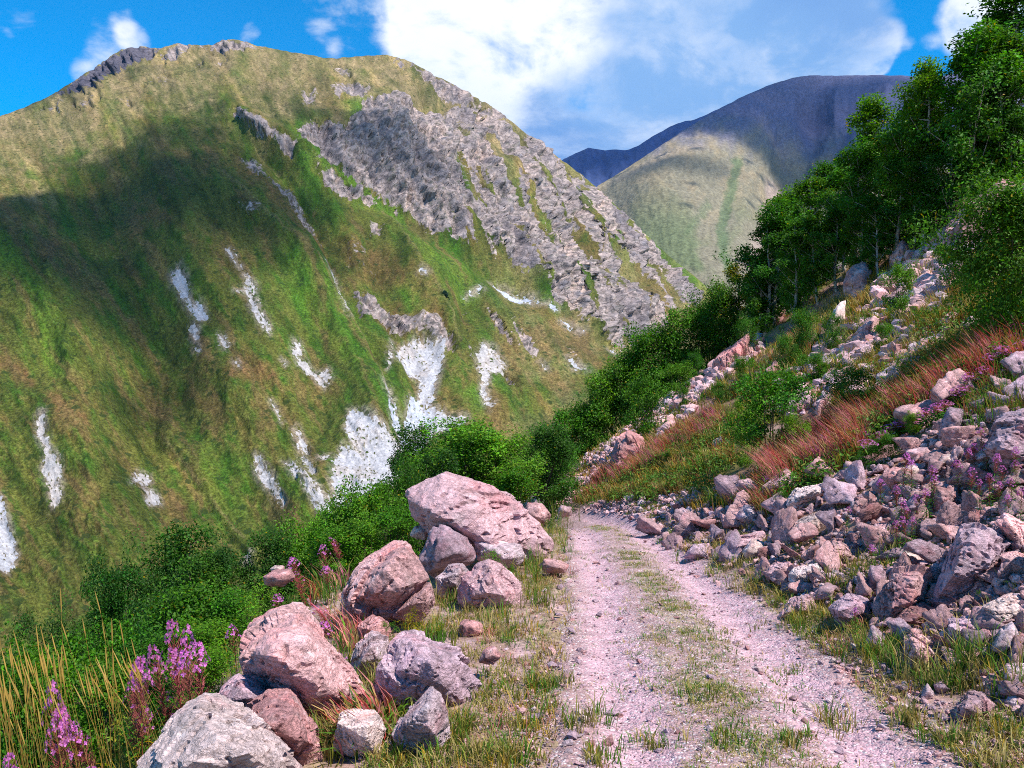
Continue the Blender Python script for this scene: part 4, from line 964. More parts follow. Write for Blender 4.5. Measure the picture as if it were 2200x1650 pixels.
# shared shapes for the many smaller rocks
VAR = []
for k in range(14):
    rg = np.random.default_rng(700 + k)
    n = rg.integers(7, 11)
    p = rg.normal(size=(n, 3)); p /= np.linalg.norm(p, axis=1)[:, None]
    p *= .5 * np.array([1, rg.uniform(.6, .95), rg.uniform(.45, .85)]) * rg.uniform(.8, 1.2, (n, 1))
    VAR.append(rock_mesh('rock', p, 4, 700 + k, .05, [0, 1, 2, 1, 0, 4, 1, 0, 2, 4, 1, 0, 1, 2][k]))

PILE = [(1400, 1150), (1480, 1085), (1560, 1075), (1660, 1070), (1700, 1055), (1790, 1030), (1880, 990), (1950, 930), (2020, 870), (2080, 850), (2210, 800), (2210, 1560), (2100, 1480), (2010, 1440), (1900, 1370), (1860, 1330), (1760, 1300), (1680, 1270), (1600, 1240), (1540, 1210), (1440, 1180)]
def scatter_pile():
    rg = np.random.default_rng(77)
    placed = [(h[0], h[1], h[2] * .85) for h in HERO_PX]
    Ps, Ss, big, small = [], [], [], []
    for n, lo, hi, gap in ((1500, .40, .66, .52), (3500, .25, .40, .50), (6000, .14, .25, .48), (8000, .07, .14, .45)):
        c = in_poly(PILE, n, rg); P, ok = seen(c[:, 0], c[:, 1]); c, P = c[ok], P[ok]
        size = rg.uniform(lo, hi, len(c)) * np.clip(P[:, 1] / 9, .55, 1.5)
        r = size / P[:, 1] * F * .5
        for i in range(len(c)):
            A = np.array(placed); d = np.hypot(A[:, 0] - c[i, 0], (A[:, 1] - c[i, 1]) * 1.3)
            if (d < (A[:, 2] + r[i]) * gap).any(): continue
            placed.append((c[i, 0], c[i, 1], r[i])); Ps.append(P[i]); Ss.append(size[i])
    Ss = np.array(Ss); Ps = np.array(Ps); order = np.argsort(-Ss / Ps[:, 1])
    return Ps, Ss, list(order[:240]), list(order[240:]), rg
P_, S_, BIG, SMALL, rg_ = scatter_pile()
ZONES = [('pink angular rock in the narrow end of the roadside pile', 'rocks in the narrow end of the pile'), ('pink or grey rock in the broad middle of the roadside pile', 'rocks in the middle of the pile'),
         ('rock high in the roadside pile among fireweed', 'rocks high in the pile'), ('rock in the lower end of the pile beside the grass verge', 'rocks at the lower end of the pile')]
for i in BIG:
    p, s = P_[i], S_[i]
    px = CX + F * p[0] / p[1]; py = CY - F * (p[2] - CAMZ) / p[1]
    z = 0 if px < 1690 else (2 if py < 1075 else (3 if py > 1330 else 1))
    o = link('rock', VAR[rg_.integers(0, 14)], label=ZONES[z][0], category='rock', group=ZONES[z][1])
    o.location = (p[0], p[1], p[2] + .22 * s); o.rotation_euler = tuple(rg_.uniform(-.5, .5, 2)) + (rg_.uniform(0, 6.28),)
    o.scale = tuple(s * rg_.uniform(.8, 1.3, 3))

def merged_stones(name, pos, size, sub, label, seed, cols=None, flat=.75, bury=.15, mat=None):
    rg = np.random.default_rng(seed); Vs = []; Fs = []; Cs = []; off = 0
    protos = []
    D, Fc = ico(sub)
    for k in range(10):
        n = 10; p = rg.normal(size=(n, 3)); p /= np.linalg.norm(p, axis=1)[:, None]; p *= .5
        N, d = hull_planes(p); fl = np.where(d < 0, -1, 1); N = N * fl[:, None]; d = d * fl
        dn = D @ N.T; r = np.where(dn > 1e-4, d / np.maximum(dn, 1e-4), 9).min(1); r = np.minimum(r, .6)
        V = D * r[:, None]; V = V + D * (.06 * fbm(V[:, 0] * 5 + k, V[:, 1] * 5, V[:, 2] * 5, 3))[:, None]; protos.append(V)
    cols = ROCK_COLS[[0, 1, 2, 0, 1, 4, 1, 5]] if cols is None else cols
    for p, s in zip(pos, size):
        V = protos[rg.integers(0, 10)] * rg.uniform(.75, 1.3, 3) * np.array([1, 1, flat])
        a, b = rg.uniform(0, 6.28), rg.uniform(-.6, .6)
        ca, sa, cb, sb = math.cos(a), math.sin(a), math.cos(b), math.sin(b)
        V = np.stack([V[:, 0] * cb - V[:, 2] * sb, V[:, 1], V[:, 0] * sb + V[:, 2] * cb], -1)
        V = np.stack([V[:, 0] * ca - V[:, 1] * sa, V[:, 0] * sa + V[:, 1] * ca, V[:, 2]], -1) * s
        Vs.append(V + p + np.array([0, 0, s * (.5 - .5 * bury) * flat * .6])); Fs.append(Fc + off); off += len(V)
        Cs.append(np.tile(cols[rg.integers(0, len(cols))] * rg.uniform(.72, 1.2), (len(V), 1)))
    me = mesh_np(name, np.concatenate(Vs), [np.concatenate(Fs)], np.concatenate(Cs), [mat or ROCKMAT], smooth=sub > 2)
    return link(name, me, kind='stuff', label=label)
merged_stones('rubble', P_[SMALL], S_[SMALL] * 1.05, 3 if len(SMALL) < 1500 else 2, 'small broken pink stones filling the rock pile', 5)

# finer rubble between them, scree on the nose of the hill and stony patches on the slope
SCREE = [(PILE, 4200, (.035, .13)), ([(1170, 1085), (1240, 1010), (1330, 870), (1350, 850), (1420, 900), (1340, 985), (1290, 1030), (1220, 1090)], 1500, (.09, .34)), ([(1225, 1100), (1300, 1080), (1400, 1060), (1500, 1050), (1640, 1060), (1500, 1140), (1420, 1150), (1330, 1110)], 900, (.06, .24)),
         ([(1480, 800), (1520, 760), (1620, 700), (1640, 760), (1540, 830), (1460, 880), (1400, 900)], 1000, (.16, .7)), ([(1860, 640), (1960, 560), (2060, 470), (2190, 360), (2200, 420), (2080, 560), (2040, 640), (1960, 700)], 1300, (.16, .8)),
         ([(1380, 860), (1440, 780), (1520, 740), (1500, 880), (1400, 960)], 900, (.14, .6)), ([(1740, 760), (1860, 660), (2000, 640), (2080, 660), (1980, 780), (1880, 860), (1760, 880)], 1000, (.10, .5)), ([(1640, 900), (1700, 800), (1790, 720), (1880, 680), (1900, 730), (1800, 810), (1720, 900)], 800, (.12, .6)), ([(2100, 470), (2200, 340), (2200, 480), (2140, 520)], 200, (.15, .7)), ([(1690, 1060), (1900, 960), (2000, 880), (1980, 840), (1830, 900)], 60, (.06, .2)),
         ([(560, 1250), (620, 1210), (720, 1190), (760, 1250), (700, 1340), (640, 1320)], 110, (.04, .16)), ([(700, 1360), (900, 1330), (1180, 1200), (1190, 1420), (1120, 1640), (700, 1640)], 260, (.02, .08)), ([(1180, 1640), (1200, 1480), (1160, 1350), (1230, 1200), (1150, 1240), (1040, 1400), (1040, 1640)], 500, (.012, .05)), ([(1700, 1340), (1850, 1400), (2000, 1500), (2200, 1560), (2200, 1650), (2000, 1650), (1850, 1480), (1660, 1340)], 900, (.012, .06))]
pos, siz = [], []
for k, (poly, n, (a, b)) in enumerate(SCREE):
    rg = np.random.default_rng(900 + k); c = in_poly(poly, n, rg); P, ok = seen(c[:, 0], c[:, 1])
    pos.append(P[ok]); siz.append(a * (b / a) ** (rg.random(ok.sum()) ** 2.2))
merged_stones('scree', np.concatenate(pos), np.concatenate(siz), 2, 'loose pink scree and broken stones on the slope', 6)
rg = np.random.default_rng(333)   # the rock pile goes on beyond the frame
yy = rg.uniform(3.0, 16, 1500); xx = .66 * yy + .3 + rg.gamma(1.5, 1.6, 1500); k = xx > foot(yy) + .3
merged_stones('rubble', np.stack([xx, yy, Hg(xx, yy)], -1)[k], (.10 * (1 + rg.pareto(2.0, 1500))).clip(.08, .6)[k], 3, 'broken pink rocks of the pile beyond the margin', 8)
# stones of the track
rg = np.random.default_rng(55); ny = 7500
yy = 2.6 * (19 / 2.6) ** rg.random(ny); t_ = rg.uniform(-1.15, 1.22, ny); xx = road_c(yy) + t_ * road_w(yy)
ss = np.clip(.014 * (1 + rg.pareto(2.3, ny)), .01, .10) * (.8 + .5 * np.abs(t_))
merged_stones('gravel', np.stack([xx, yy, Hg(xx, yy) + .004], -1), ss, 1, 'loose pink gravel on the track', 7, np.concatenate([ROCK_COLS[[0, 1, 2, 2, 5, 4, 6]] * 1.08]), .6, .3)
# ------------------------------------------------------------------ plants
LEAF = leaf_mat('green_leaf', .46, 1.1); PETAL = leaf_mat('pink_petal', .45, 1.05); BLADE = leaf_mat('grass_blade', .35, 1.05)
def bark_mat():
    m, t, b, out = new_mat('birch_bark')
    co = t.n('ShaderNodeTexCoord').outputs['Object']
    mp = t.n('ShaderNodeMapping'); mp.inputs['Scale'].default_value = (3, 3, 12); t.l(co, mp.inputs[0])
    f = t.ramp(t.noise(mp.outputs[0], 3, 4), .52, .62)
    t.l(t.mixc(f, (.36, .32, .28), (.07, .055, .045)), b.inputs['Base Color']); return m
BARK = bark_mat(); STEM = plain_mat('red_stem', (.20, .055, .04)); GSTEM = plain_mat('shrub_stem', (.10, .07, .045))

def unit(v): return v / (np.linalg.norm(v, axis=-1, keepdims=True) + 1e-9)
def leaves(C, Nrm, L, Wd, rng, droop=0.0):
    """diamond leaves folded a little along the middle: (n*4 verts) and quads"""
    n = len(C)
    a = unit(np.cross(Nrm, rng.normal(size=(n, 3)))); a[:, 2] -= droop; a = unit(a)
    b = unit(np.cross(Nrm, a))
    L = np.broadcast_to(L, n)[:, None]; Wd = np.broadcast_to(Wd, n)[:, None]
    V = np.stack([C - a * L * .5, C + b * Wd * .5 - a * L * .08 + Nrm * Wd * .12, C + a * L * .5, C - b * Wd * .5 - a * L * .08 + Nrm * Wd * .12], 1)
    return V.reshape(-1, 3), np.arange(n * 4).reshape(n, 4)
def tube(path, r0, r1, k=5):
    path = np.asarray(path, float); n = len(path)
    T = unit(np.gradient(path, axis=0)); up = np.where(np.abs(T[:, 2:3]) > .9, np.array([[1., 0, 0]]), np.array([[0., 0, 1]]))
    X = unit(np.cross(T, up)); Y = np.cross(T, X); r = np.linspace(r0, r1, n)[:, None]
    V = np.stack([path + r * (math.cos(a) * X + math.sin(a) * Y) for a in np.arange(k) * 2 * math.pi / k], 1).reshape(-1, 3)
    i = np.arange(n * k).reshape(n, k); j = np.roll(i, -1, 1)
    return V, np.stack([i[:-1], j[:-1], j[1:], i[1:]], -1).reshape(-1, 4)
class MB:
    def __init__(s): s.V = []; s.F4 = []; s.F3 = []; s.C = []; s.o = 0
    def add(s, V, F, c):
        F = np.asarray(F) + s.o; (s.F4 if F.shape[1] == 4 else s.F3).append(F)
        s.V.append(V); s.o += len(V); c = np.asarray(c, float); s.C.append(np.broadcast_to(c, (len(V), 3)) if c.ndim == 1 else c)
    def mesh(s, name, mat, smooth=False):
        fs = [np.concatenate(q) for q in (s.F4, s.F3) if q]
        return mesh_np(name, np.concatenate(s.V), fs, np.concatenate(s.C), [mat], smooth)

def leaf_cols(n, rng, base, var=.35, yellow=.02):
    c = np.array(base) * np.exp(rng.normal(0, var, (n, 1))) * np.exp(rng.normal(0, .10, (n, 3)))
    y = rng.random(n) < yellow; c[y] = np.array((.34, .25, .02)) * rng.uniform(.6, 1.1, (y.sum(), 1)); return np.clip(c, 0.003, .8)
GREEN_D = (.055, .150, .018); GREEN_M = (.080, .195, .022); GREEN_L = (.130, .262, .034); GREEN_Y = (.20, .21, .02)

def tree_meshes(seed, H, width, base, nclump, nleaf, leaf, trunk_n=1, low=.22, yellow=.015, mat=None, spread=.30, trunk_r=.035):
    """trunk with limbs, and a crown of many leaves in uneven clumps round the limbs' ends"""
    rng = np.random.default_rng(seed); tr = MB(); cr = MB(); tips = []
    for q in range(trunk_n):
        off = rng.normal(0, .04 * H * (trunk_n > 1), 2); lean = rng.normal(0, .06, 2) + (off * 2.2 if trunk_n > 1 else 0) / H * 1.0
        hh = H * rng.uniform(.82, 1.0)
        zz = np.linspace(0, 1, 9)
        path = np.stack([off[0] + lean[0] * zz * hh + .02 * H * np.sin(zz * 5 + seed), off[1] + lean[1] * zz * hh + .02 * H * np.cos(zz * 4 + seed), zz * hh - .04 * H * (1 - zz)], -1)
        tr.add(*tube(path, trunk_r * H * .5, trunk_r * H * .08, 6), (1, 1, 1))
        m = max(5, nclump // (3 * trunk_n))
        for i in range(m):
            t = low + (1 - low) * (i + rng.random()) / m
            p = np.array([np.interp(t, zz, path[:, k]) for k in range(3)])
            a = rng.uniform(0, 6.283)
            shape = (math.sin(math.pi * min(1, (t - low * .6) / (1.0 - low * .6)) ** .75)) * .85 + .18
            ln = width * H * .5 * shape * rng.uniform(.65, 1.15)
            d = np.array([math.cos(a), math.sin(a), rng.uniform(.25, .95)]); d /= np.linalg.norm(d)
            s = np.linspace(0, 1, 5)[:, None]
            bp = p + d * ln * s + np.array([0, 0, 1]) * ln * .18 * s * s
            tr.add(*tube(bp, trunk_r * H * .16, trunk_r * H * .03, 4), (1, 1, 1))
            for f in (.45, .75, 1.0): tips.append(bp[0] + (bp[-1] - bp[0]) * f + rng.normal(0, .05 * width * H, 3))
        tips.append(path[-1]); tips.append(path[-2])
    tips = np.array(tips); k = len(tips)
    w = rng.uniform(.35, 1.4, k); w /= w.sum(); who = rng.choice(k, nleaf, p=w)
    rad = width * H * spread * rng.uniform(.55, 1.15, k) * .5
    g = rng.normal(size=(nleaf, 3)); g = unit(g) * (rng.random((nleaf, 1)) ** .45)
    C = tips[who] + g * rad[who][:, None] * np.array([1, 1, .85])
    C[:, 2] = np.abs(C[:, 2] - .02) + .02
    Nn = unit(unit(C - np.array([0, 0, .45 * H])) * .5 + np.array([0, 0, .55]) + rng.normal(0, .55, (nleaf, 3)))
    V, Fq = leaves(C, Nn, leaf * rng.uniform(.7, 1.25, nleaf), leaf * .62 * rng.uniform(.7, 1.2, nleaf), rng, .25)
    clump_tone = np.exp(rng.normal(0, .16, (k, 1)))[who]
    cr.add(V, Fq, np.repeat(leaf_cols(nleaf, rng, base, .28, yellow) * clump_tone, 4, 0))
    return tr.mesh('trunk', mat or BARK, True), cr.mesh('crown', LEAF), H

BIRCH = [tree_meshes(100 + k, 5.5, w, b, 84, 13000, .10, 1, .12, y) for k, (w, b, y) in enumerate([(.46, GREEN_D, .01), (.52, GREEN_M, .01), (.42, GREEN_D, .03), (.50, GREEN_M, .015), (.56, GREEN_D, .006)])]
SHRUB = [tree_meshes(200 + k, 1.9, w, b, 60, 7500, .060, 4, .06, y, GSTEM, .36, .02) for k, (w, b, y) in enumerate([(.85, GREEN_M, .01), (.95, GREEN_D, .01), (.75, GREEN_M, .03), (1.05, GREEN_D, .01), (.8, GREEN_L, .01)])]
BANK = [tree_meshes(250 + k, 5.0, w, b, 90, 17000, .085, 3, .08, y, GSTEM, .30, .016) for k, (w, b, y) in enumerate([(.62, (.040, .108, .016), .004), (.70, (.034, .092, .016), .004), (.60, (.048, .125, .018), .006)])]
WILLOW = [tree_meshes(270 + k, 4.0, w, b, 80, 13000, .085, 4, .06, .01, GSTEM, .32, .016) for k, (w, b) in enumerate([(.75, GREEN_L), (.7, (.058, .150, .020))])]
SPRAY = [tree_meshes(300 + k, 1.2, w, b, 30, 900, .05, 3, .12, y, GSTEM, .30, .014) for k, (w, b, y) in enumerate([(.75, GREEN_L, .04), (.7, GREEN_M, .10), (.9, GREEN_Y, .4)])]
GOLD = [tree_meshes(350, 3.0, .6, (.16, .19, .018), 50, 4500, .08, 2, .12, .35)]

PROT = {}
def put_plant(name, cat, meshes, base, height, label, group=None, wide=1.0, rz=None, rng=RNG, wpx=None):
    tm, cm, H = meshes
    v = np.zeros(len(cm.vertices) * 3, np.float32); cm.vertices.foreach_get('co', v); v = v.reshape(-1, 3)
    s = height / np.percentile(v[:, 2], 99.3)
    if wpx:
        wide = min(1.3, wpx / F * base[1] / (3.3 * v[:, 0].std() * s + 1e-6))
    o = empty(name, tuple(base), label, cat, group, rng.uniform(0, 6.28) if rz is None else rz)
    o.scale = (s * wide, s * wide, s)
    if 'crown' in PROT.get(id(cm), {}):
        for k in ('trunk', 'crown'):
            c = PROT[id(cm)][k].copy(); COL.objects.link(c); c.parent = o
    else: PROT[id(cm)] = {'trunk': link('trunk', tm, o), 'crown': link('crown', cm, o)}
    return o

def hill_plants():
    G1 = 'birches of the wood on the upper slope'; G2 = 'green bushes scattered on the rocky slope'; G3 = 'bushes along the skyline of the hill nose'
    L1 = 'dark green birch in the dense wood on the upper slope'; L2 = 'green leafy bush among rocks on the slope below the birches'; L3 = 'rounded green bush on the descending skyline of the hill'
    # photo pixel of the foot, pixel of the top, shape, breadth, label
    T = [(2080, 490, 58, 1, 1.0, 'tallest birch, its feathery pale green top standing against the sky'), (2010, 500, 135, 3, 1.0, 'tall feathery birch just below the tallest one, against blue mountain'), (2140, 450, 120, 0, 1.1, L1), (2185, 400, 60, 4, 1.1, L1),
         (1960, 520, 170, 1, 1.0, L1), (1905, 545, 205, 3, 1.1, 'pale topped birch left of the feathery birches'), (1865, 570, 300, 0, 1.1, L1), (1820, 580, 335, 2, 1.1, L1), (1780, 600, 345, 4, 1.1, L1), (1735, 610, 378, 0, 1.1, L1), (1700, 625, 400, 1, 1.1, L1),
         (1665, 640, 425, 4, 1.05, L1), (1640, 650, 470, 0, 1.1, 'outermost dark birch at the lower end of the birch wood'), (1930, 560, 330, 4, 1.2, L1), (1990, 540, 280, 0, 1.2, L1), (2050, 500, 270, 4, 1.2, L1), (2110, 470, 260, 2, 1.2, L1), (2165, 430, 230, 4, 1.2, L1), (1850, 605, 420, 0, 1.1, L1), (1760, 650, 450, 2, 1.1, L1),
         (1800, 625, 440, 4, 1.1, L1), (1890, 590, 410, 2, 1.1, L1), (1700, 650, 470, 0, 1.05, L1), (1740, 650, 500, 3, 1.0, 'slim birch with visible white stems in front of the wood'), (1660, 660, 510, 4, 1.1, L1), (1960, 545, 400, 0, 1.1, L1), (2010, 515, 360, 2, 1.1, L1), (2190, 330, -40, 4, 1.3, 'dark birch cut off by the upper corner of the view'), (1625, 660, 530, 2, 1.0, L1), (2130, 430, 180, 3, 1.0, L1), (1845, 600, 310, 1, 1.0, L1)]
    rg = np.random.default_rng(61)
    for x, by, ty, k, wd, lab in T:
        P, ok = seen([x], [by])
        if not ok[0]:
            P, ok = seen([x], [by + 40])
        p = P[0] if ok[0] else at_depth(x, 38)
        if p[1] > 46: p = at_depth(x, 46)
        ztop = CAMZ - (ty - CY) / F * p[1]
        put_plant('birch_tree', 'tree', BIRCH[k], p - np.array([0, 0, .1]), max(1.2, ztop - p[2]), lab, G1, wd * rg.uniform(.95, 1.15), rng=rg)
    S = [(1590, 700, 562, 'g', 1.2, 'yellow green bush at the lower end of the birch wood'), (1548, 720, 600, 3, .9, L3), (1515, 740, 636, 1, .9, L3), (1480, 765, 655, 0, 1, L3), (1440, 785, 690, 3, 1, L3), (1408, 805, 700, 0, 1, L3), (1375, 830, 735, 1, 1, L3), (1345, 850, 760, 3, 1, L3), (1318, 885, 790, 0, 1, L3),
         (1292, 910, 820, 1, 1, L3), (1268, 945, 850, 3, 1, L3), (1240, 975, 870, 0, 1, L3), (1215, 1000, 905, 1, 1, L3), (1565, 745, 620, 1, .9, L3), (1530, 790, 680, 3, 1, L2), (1490, 830, 730, 1, 1, L2), (1455, 860, 755, 0, 1, L2), (1425, 900, 775, 3, 1, L2), (1388, 945, 800, 1, 1, 'shadowy bush hanging over the dark maroon outcrop'), (1470, 880, 800, 2, .9, L2),
         (1650, 1010, 790, 0, 1.05, 'largest round bright green bush in the middle of the slope'), (1610, 1000, 850, 4, .9, 'lower lobe bush at the side of the largest round bush'), (1705, 1000, 880, 4, .9, 'yellowish thin bush at the other side of the largest round bush'), (1825, 920, 770, 1, 1.1, 'wide dark green bush above the red stalks'), (1870, 900, 800, 2, .9, L2), (1640, 780, 655, 3, .9, L2), (1690, 800, 690, 1, .95, L2), (1600, 840, 740, 0, .9, L2), (1545, 870, 800, 1, 1.0, L2), (1560, 800, 700, 0, .9, L2),
         (1725, 770, 630, 3, .9, L2), (1745, 840, 730, 0, .9, L2), (1790, 760, 640, 1, .9, L2), (1880, 720, 590, 2, .9, L2), (1900, 760, 670, 0, .9, L2), (1930, 700, 560, 0, .8, 'light green bush in front of the pink slabs'), (1770, 830, 760, 4, .9, L2), (1690, 760, 600, 1, .8, L2), (1640, 720, 560, 3, .9, L2), (1600, 770, 650, 1, .9, L2), (1680, 860, 770, 0, 1.1, L2), (1850, 860, 780, 0, .9, L2),
         (2060, 630, 490, 1, 1, L2), (2020, 600, 500, 2, 1, L2), (2100, 640, 520, 3, 1, L2), (1965, 760, 690, 2, .9, L2), (1960, 940, 880, 4, .9, L2), (1870, 1010, 950, 1, 1.1, L2), (1910, 990, 930, 3, 1.0, L2), (1680, 1110, 1040, 1, .8, 'small dark bush under the long white slab'), (1500, 1000, 960, 4, 1.0, L2), (1440, 1000, 970, 2, 1.2, L2)]
    S = [q for i, q in enumerate(S) if not (q[5] == L2 and i % 4 == 1)]
    for x, by, ty, k, wd, lab in S:
        P, ok = seen([x], [by]); p = P[0] if ok[0] else at_depth(x, 42)
        if p[1] > 60: p = at_depth(x, 60)
        ztop = CAMZ - (ty - CY) / F * p[1]
        put_plant('bush', 'bush', GOLD[0] if k == 'g' else SHRUB[k], p - np.array([0, 0, .06]), max(.4, (ztop - p[2]) * (.80 if lab == L2 else 1)), lab, G3 if lab == L3 else (G2 if lab == L2 else None), wd * rg.uniform(.78, 1.0), rng=rg)
    # the near birch that fills the margin of the view
    near = tree_meshes(120, 3.0, .95, (.075, .175, .022), 100, 24000, .072, 4, .04, .012, GSTEM, .36, .016)
    p, ok = seen([2165], [745]); p = p[0]
    put_plant('birch_tree', 'tree', near, p, CAMZ - (385 - CY) / F * p[1] - p[2], 'near bright birch with small leaves, cut by the margin of the view', None, .85, 1.0)
    put_plant('bush', 'bush', SHRUB[1], p + np.array([1.0, .9, .4]), 1.9, 'dark bush at the foot of the near bright birch')
    # below the track: tops of shrubs growing on the steep bank
    B = [(300, 14.5, 1175, 1, 1.0), (372, 15, 1148, 3, 1.1), (440, 14.5, 1158, 1, 1.0), (495, 14, 1190, 0, .9), (260, 13, 1240, 0, 1.0), (330, 12.5, 1260, 1, 1.0), (410, 12, 1250, 3, 1.0), (480, 12, 1265, 0, .9), (575, 15, 1138, 0, .9), (150, 10.5, 1298, 1, 1.0), (60, 9, 1372, 3, 1.1), (215, 9.5, 1335, 0, 1.0), (300, 9, 1345, 1, 1.0), (380, 8.5, 1350, 3, 1.0), (450, 8.2, 1330, 0, .9), (110, 8, 1400, 0, 1.0), (20, 7.5, 1430, 1, 1.0), (240, 7.5, 1420, 3, 1.0), (340, 7, 1440, 1, 1.0), (420, 7, 1420, 0, 1.0)]
    for x, D, ty, k, wd in B:
        p = at_depth(x, D); ztop = CAMZ - (ty - CY) / F * D
        put_plant('bush', 'bush', BANK[k % 3] if ztop - p[2] > 2.4 else SHRUB[k], p, max(.6, ztop - p[2]), 'dark green bush growing on the steep bank below the track', 'bushes on the steep bank below the track', 1, rng=rg, wpx=135 * wd * rg.uniform(.85, 1.15))
    B2 = [(655, 15, 1108, 2, 1.1), (715, 15, 1075, 0, .9), (760, 14.5, 1050, 4, .9), (810, 15, 1035, 0, .9), (845, 15.5, 990, 3, .8), (780, 12.5, 1115, 4, .9), (730, 12.5, 1130, 0, .9), (840, 13, 1090, 0, .8), (690, 13, 1160, 2, .8)]
    for x, D, ty, k, wd in B2:
        p = at_depth(x, D); ztop = CAMZ - (ty - CY) / F * D
        put_plant('bush', 'bush', WILLOW[k % 2] if ztop - p[2] > 2.4 else SHRUB[k], p, max(.6, ztop - p[2]), 'fresh green bush behind the roadside boulders', 'bushes behind the roadside boulders', wd, rng=rg, wpx=110 * wd)
    B3 = [(925, 20, 918, 3, .9, 'dark dense bush behind the long tilted slab'), (1030, 19, 905, 4, 1.15, 'big light green willow bush rising behind the long tilted slab'), (1085, 19.5, 925, 4, 1.0, 'light green bush between the willow bush and the scree'), (1140, 21, 915, 0, .9, 'leafy bush where the track disappears'), (1175, 23, 925, 1, .9, 'darker bush at the edge of the scree nose'), (980, 21, 930, 0, .9, 'green bush half hidden by the big willow bush'), (890, 18, 960, 1, .9, 'dark bush at the upper end of the long tilted slab'), (1120, 18, 1010, 2, .8, 'thin bush with bare twigs near the end of the track'), (1190, 26, 945, 3, .9, 'small bush below the skyline bushes')]
    for x, D, ty, k, wd, lab in B3:
        p = at_depth(x, D); ztop = CAMZ - (ty - CY) / F * D
        put_plant('bush', 'bush', (WILLOW[0] if k == 4 else BANK[k % 3]) if ztop - p[2] > 2.4 else SHRUB[k], p, max(.6, ztop - p[2]), lab, None, wd * .85, rng=rg, wpx=(210 if 'willow bush rising' in lab else 125) * wd)
    E = [(575, 8.8, 1235, 0, 1.0, 'thin leafy sapling on the brink beside the dark bushes'), (540, 8.2, 1275, 0, .9, 'low leafy spray below the thin sapling'), (1055, 9.0, 1180, 0, .9, 'leafy twig plant growing over the boulders'), (1100, 8.6, 1215, 1, .7, 'small green plant beside the rounded pale boulder'), (885, 6.7, 1310, 2, 1.0, 'yellow leaved herb in front of the big domed boulder'), (935, 6.6, 1318, 2, .8, 'small herb with bright yellow leaves'), (840, 6.6, 1335, 1, .8, 'green and yellow herb by the small reddish rock'),
         (330, 4.6, 1560, 2, 1.1, 'yellow green herb next to the whitish boulder'), (1035, 10.5, 1180, 0, .6, 'tuft of leaves in the gap under the tilted slab'), (2100, 5.6, 1330, 1, .3, 'tiny green sprig between rough boulders'), (1170, 12.5, 1112, 1, .8, 'weedy plant at the left edge of the track near the rise')]
    for x, D, ty, k, wd, lab in E:
        p = at_depth(x, D); ztop = CAMZ - (ty - CY) / F * D
        put_plant('small_plant', 'plant', SPRAY[k], p, max(.15, ztop - p[2]), lab, None, wd, rng=rg)
    # one dark conifer far off on the meadow
    px, py = 957, 660; D = float(MD(np.array(float(px)), np.array(float(py)))) - 2; b = ray(np.array(float(px)), np.array(float(py)), D); h = 34 / F * D
    put_plant('lone_tree', 'tree', tree_meshes(400, 8, .50, (.022, .060, .030), 70, 7000, .55, 1, .03, 0, None, .7), b, h, 'single small dark tree standing alone on the far meadow')
hill_plants()

# ------------------------------------------------------------------ grass, stalks and flowers
def blades(mb, P, h, lean, wdt, cols, rng, k=8, spread=.06, push=(0, 0)):
    """P: tuft feet; each gets k bent blades"""
    n = len(P); idx = np.repeat(np.arange(n), k); m = len(idx)
    a = rng.uniform(0, 6.283, m); r = rng.random(m) ** .5 * spread * (h[idx] / h.mean()) ** .5
    p0 = P[idx] + np.stack([np.cos(a) * r, np.sin(a) * r, 0 * r - .01], -1)
    hh = h[idx] * rng.uniform(.5, 1.15, m); le = lean * rng.uniform(.3, 1.5, m)
    dx, dy = np.cos(a + rng.normal(0, .6, m)) * le, np.sin(a + rng.normal(0, .6, m)) * le
    dx = dx + push[0] * rng.uniform(.3, 1.3, m); dy = dy + push[1] * rng.uniform(.3, 1.3, m)
    side = np.stack([-np.sin(a), np.cos(a), 0 * a], -1) * (wdt * rng.uniform(.6, 1.3, m))[:, None]
    p1 = p0 + np.stack([dx * hh * .35, dy * hh * .35, hh * .6], -1); p2 = p0 + np.stack([dx * hh, dy * hh, hh * (1 - .35 * le ** 2)], -1)
    V = np.stack([p0 - side, p0 + side, p1 + side * .8, p1 - side * .8, p2], 1).reshape(-1, 3)
    i = np.arange(m)[:, None] * 5
    c = cols[idx] * np.exp(rng.normal(0, .2, (m, 1)))
    base = mb.o
    mb.V.append(V); mb.C.append(np.clip(np.repeat(c, 5, 0), 0, 1)); mb.o += len(V)
    mb.F4.append(i + np.array([[0, 1, 2, 3]]) + base); mb.F3.append(i + np.array([[3, 2, 4]]) + base)
STRAW = (.40, .31, .12); GRN = (.085, .19, .022); OLIVE = (.19, .19, .035); RUST = (.34, .13, .06); OCHRE = (.33, .21, .035); PINKY = (.42, .17, .13)
def pick(n, rng, opts, w):
    o = np.array(opts); return o[rng.choice(len(o), n, p=np.array(w) / sum(w))]
def patchy(P, rng, sc, lo): return fbm(P[:, 0] * sc, P[:, 1] * sc, 77., 3) + .25 * rng.normal(size=len(P)) > lo

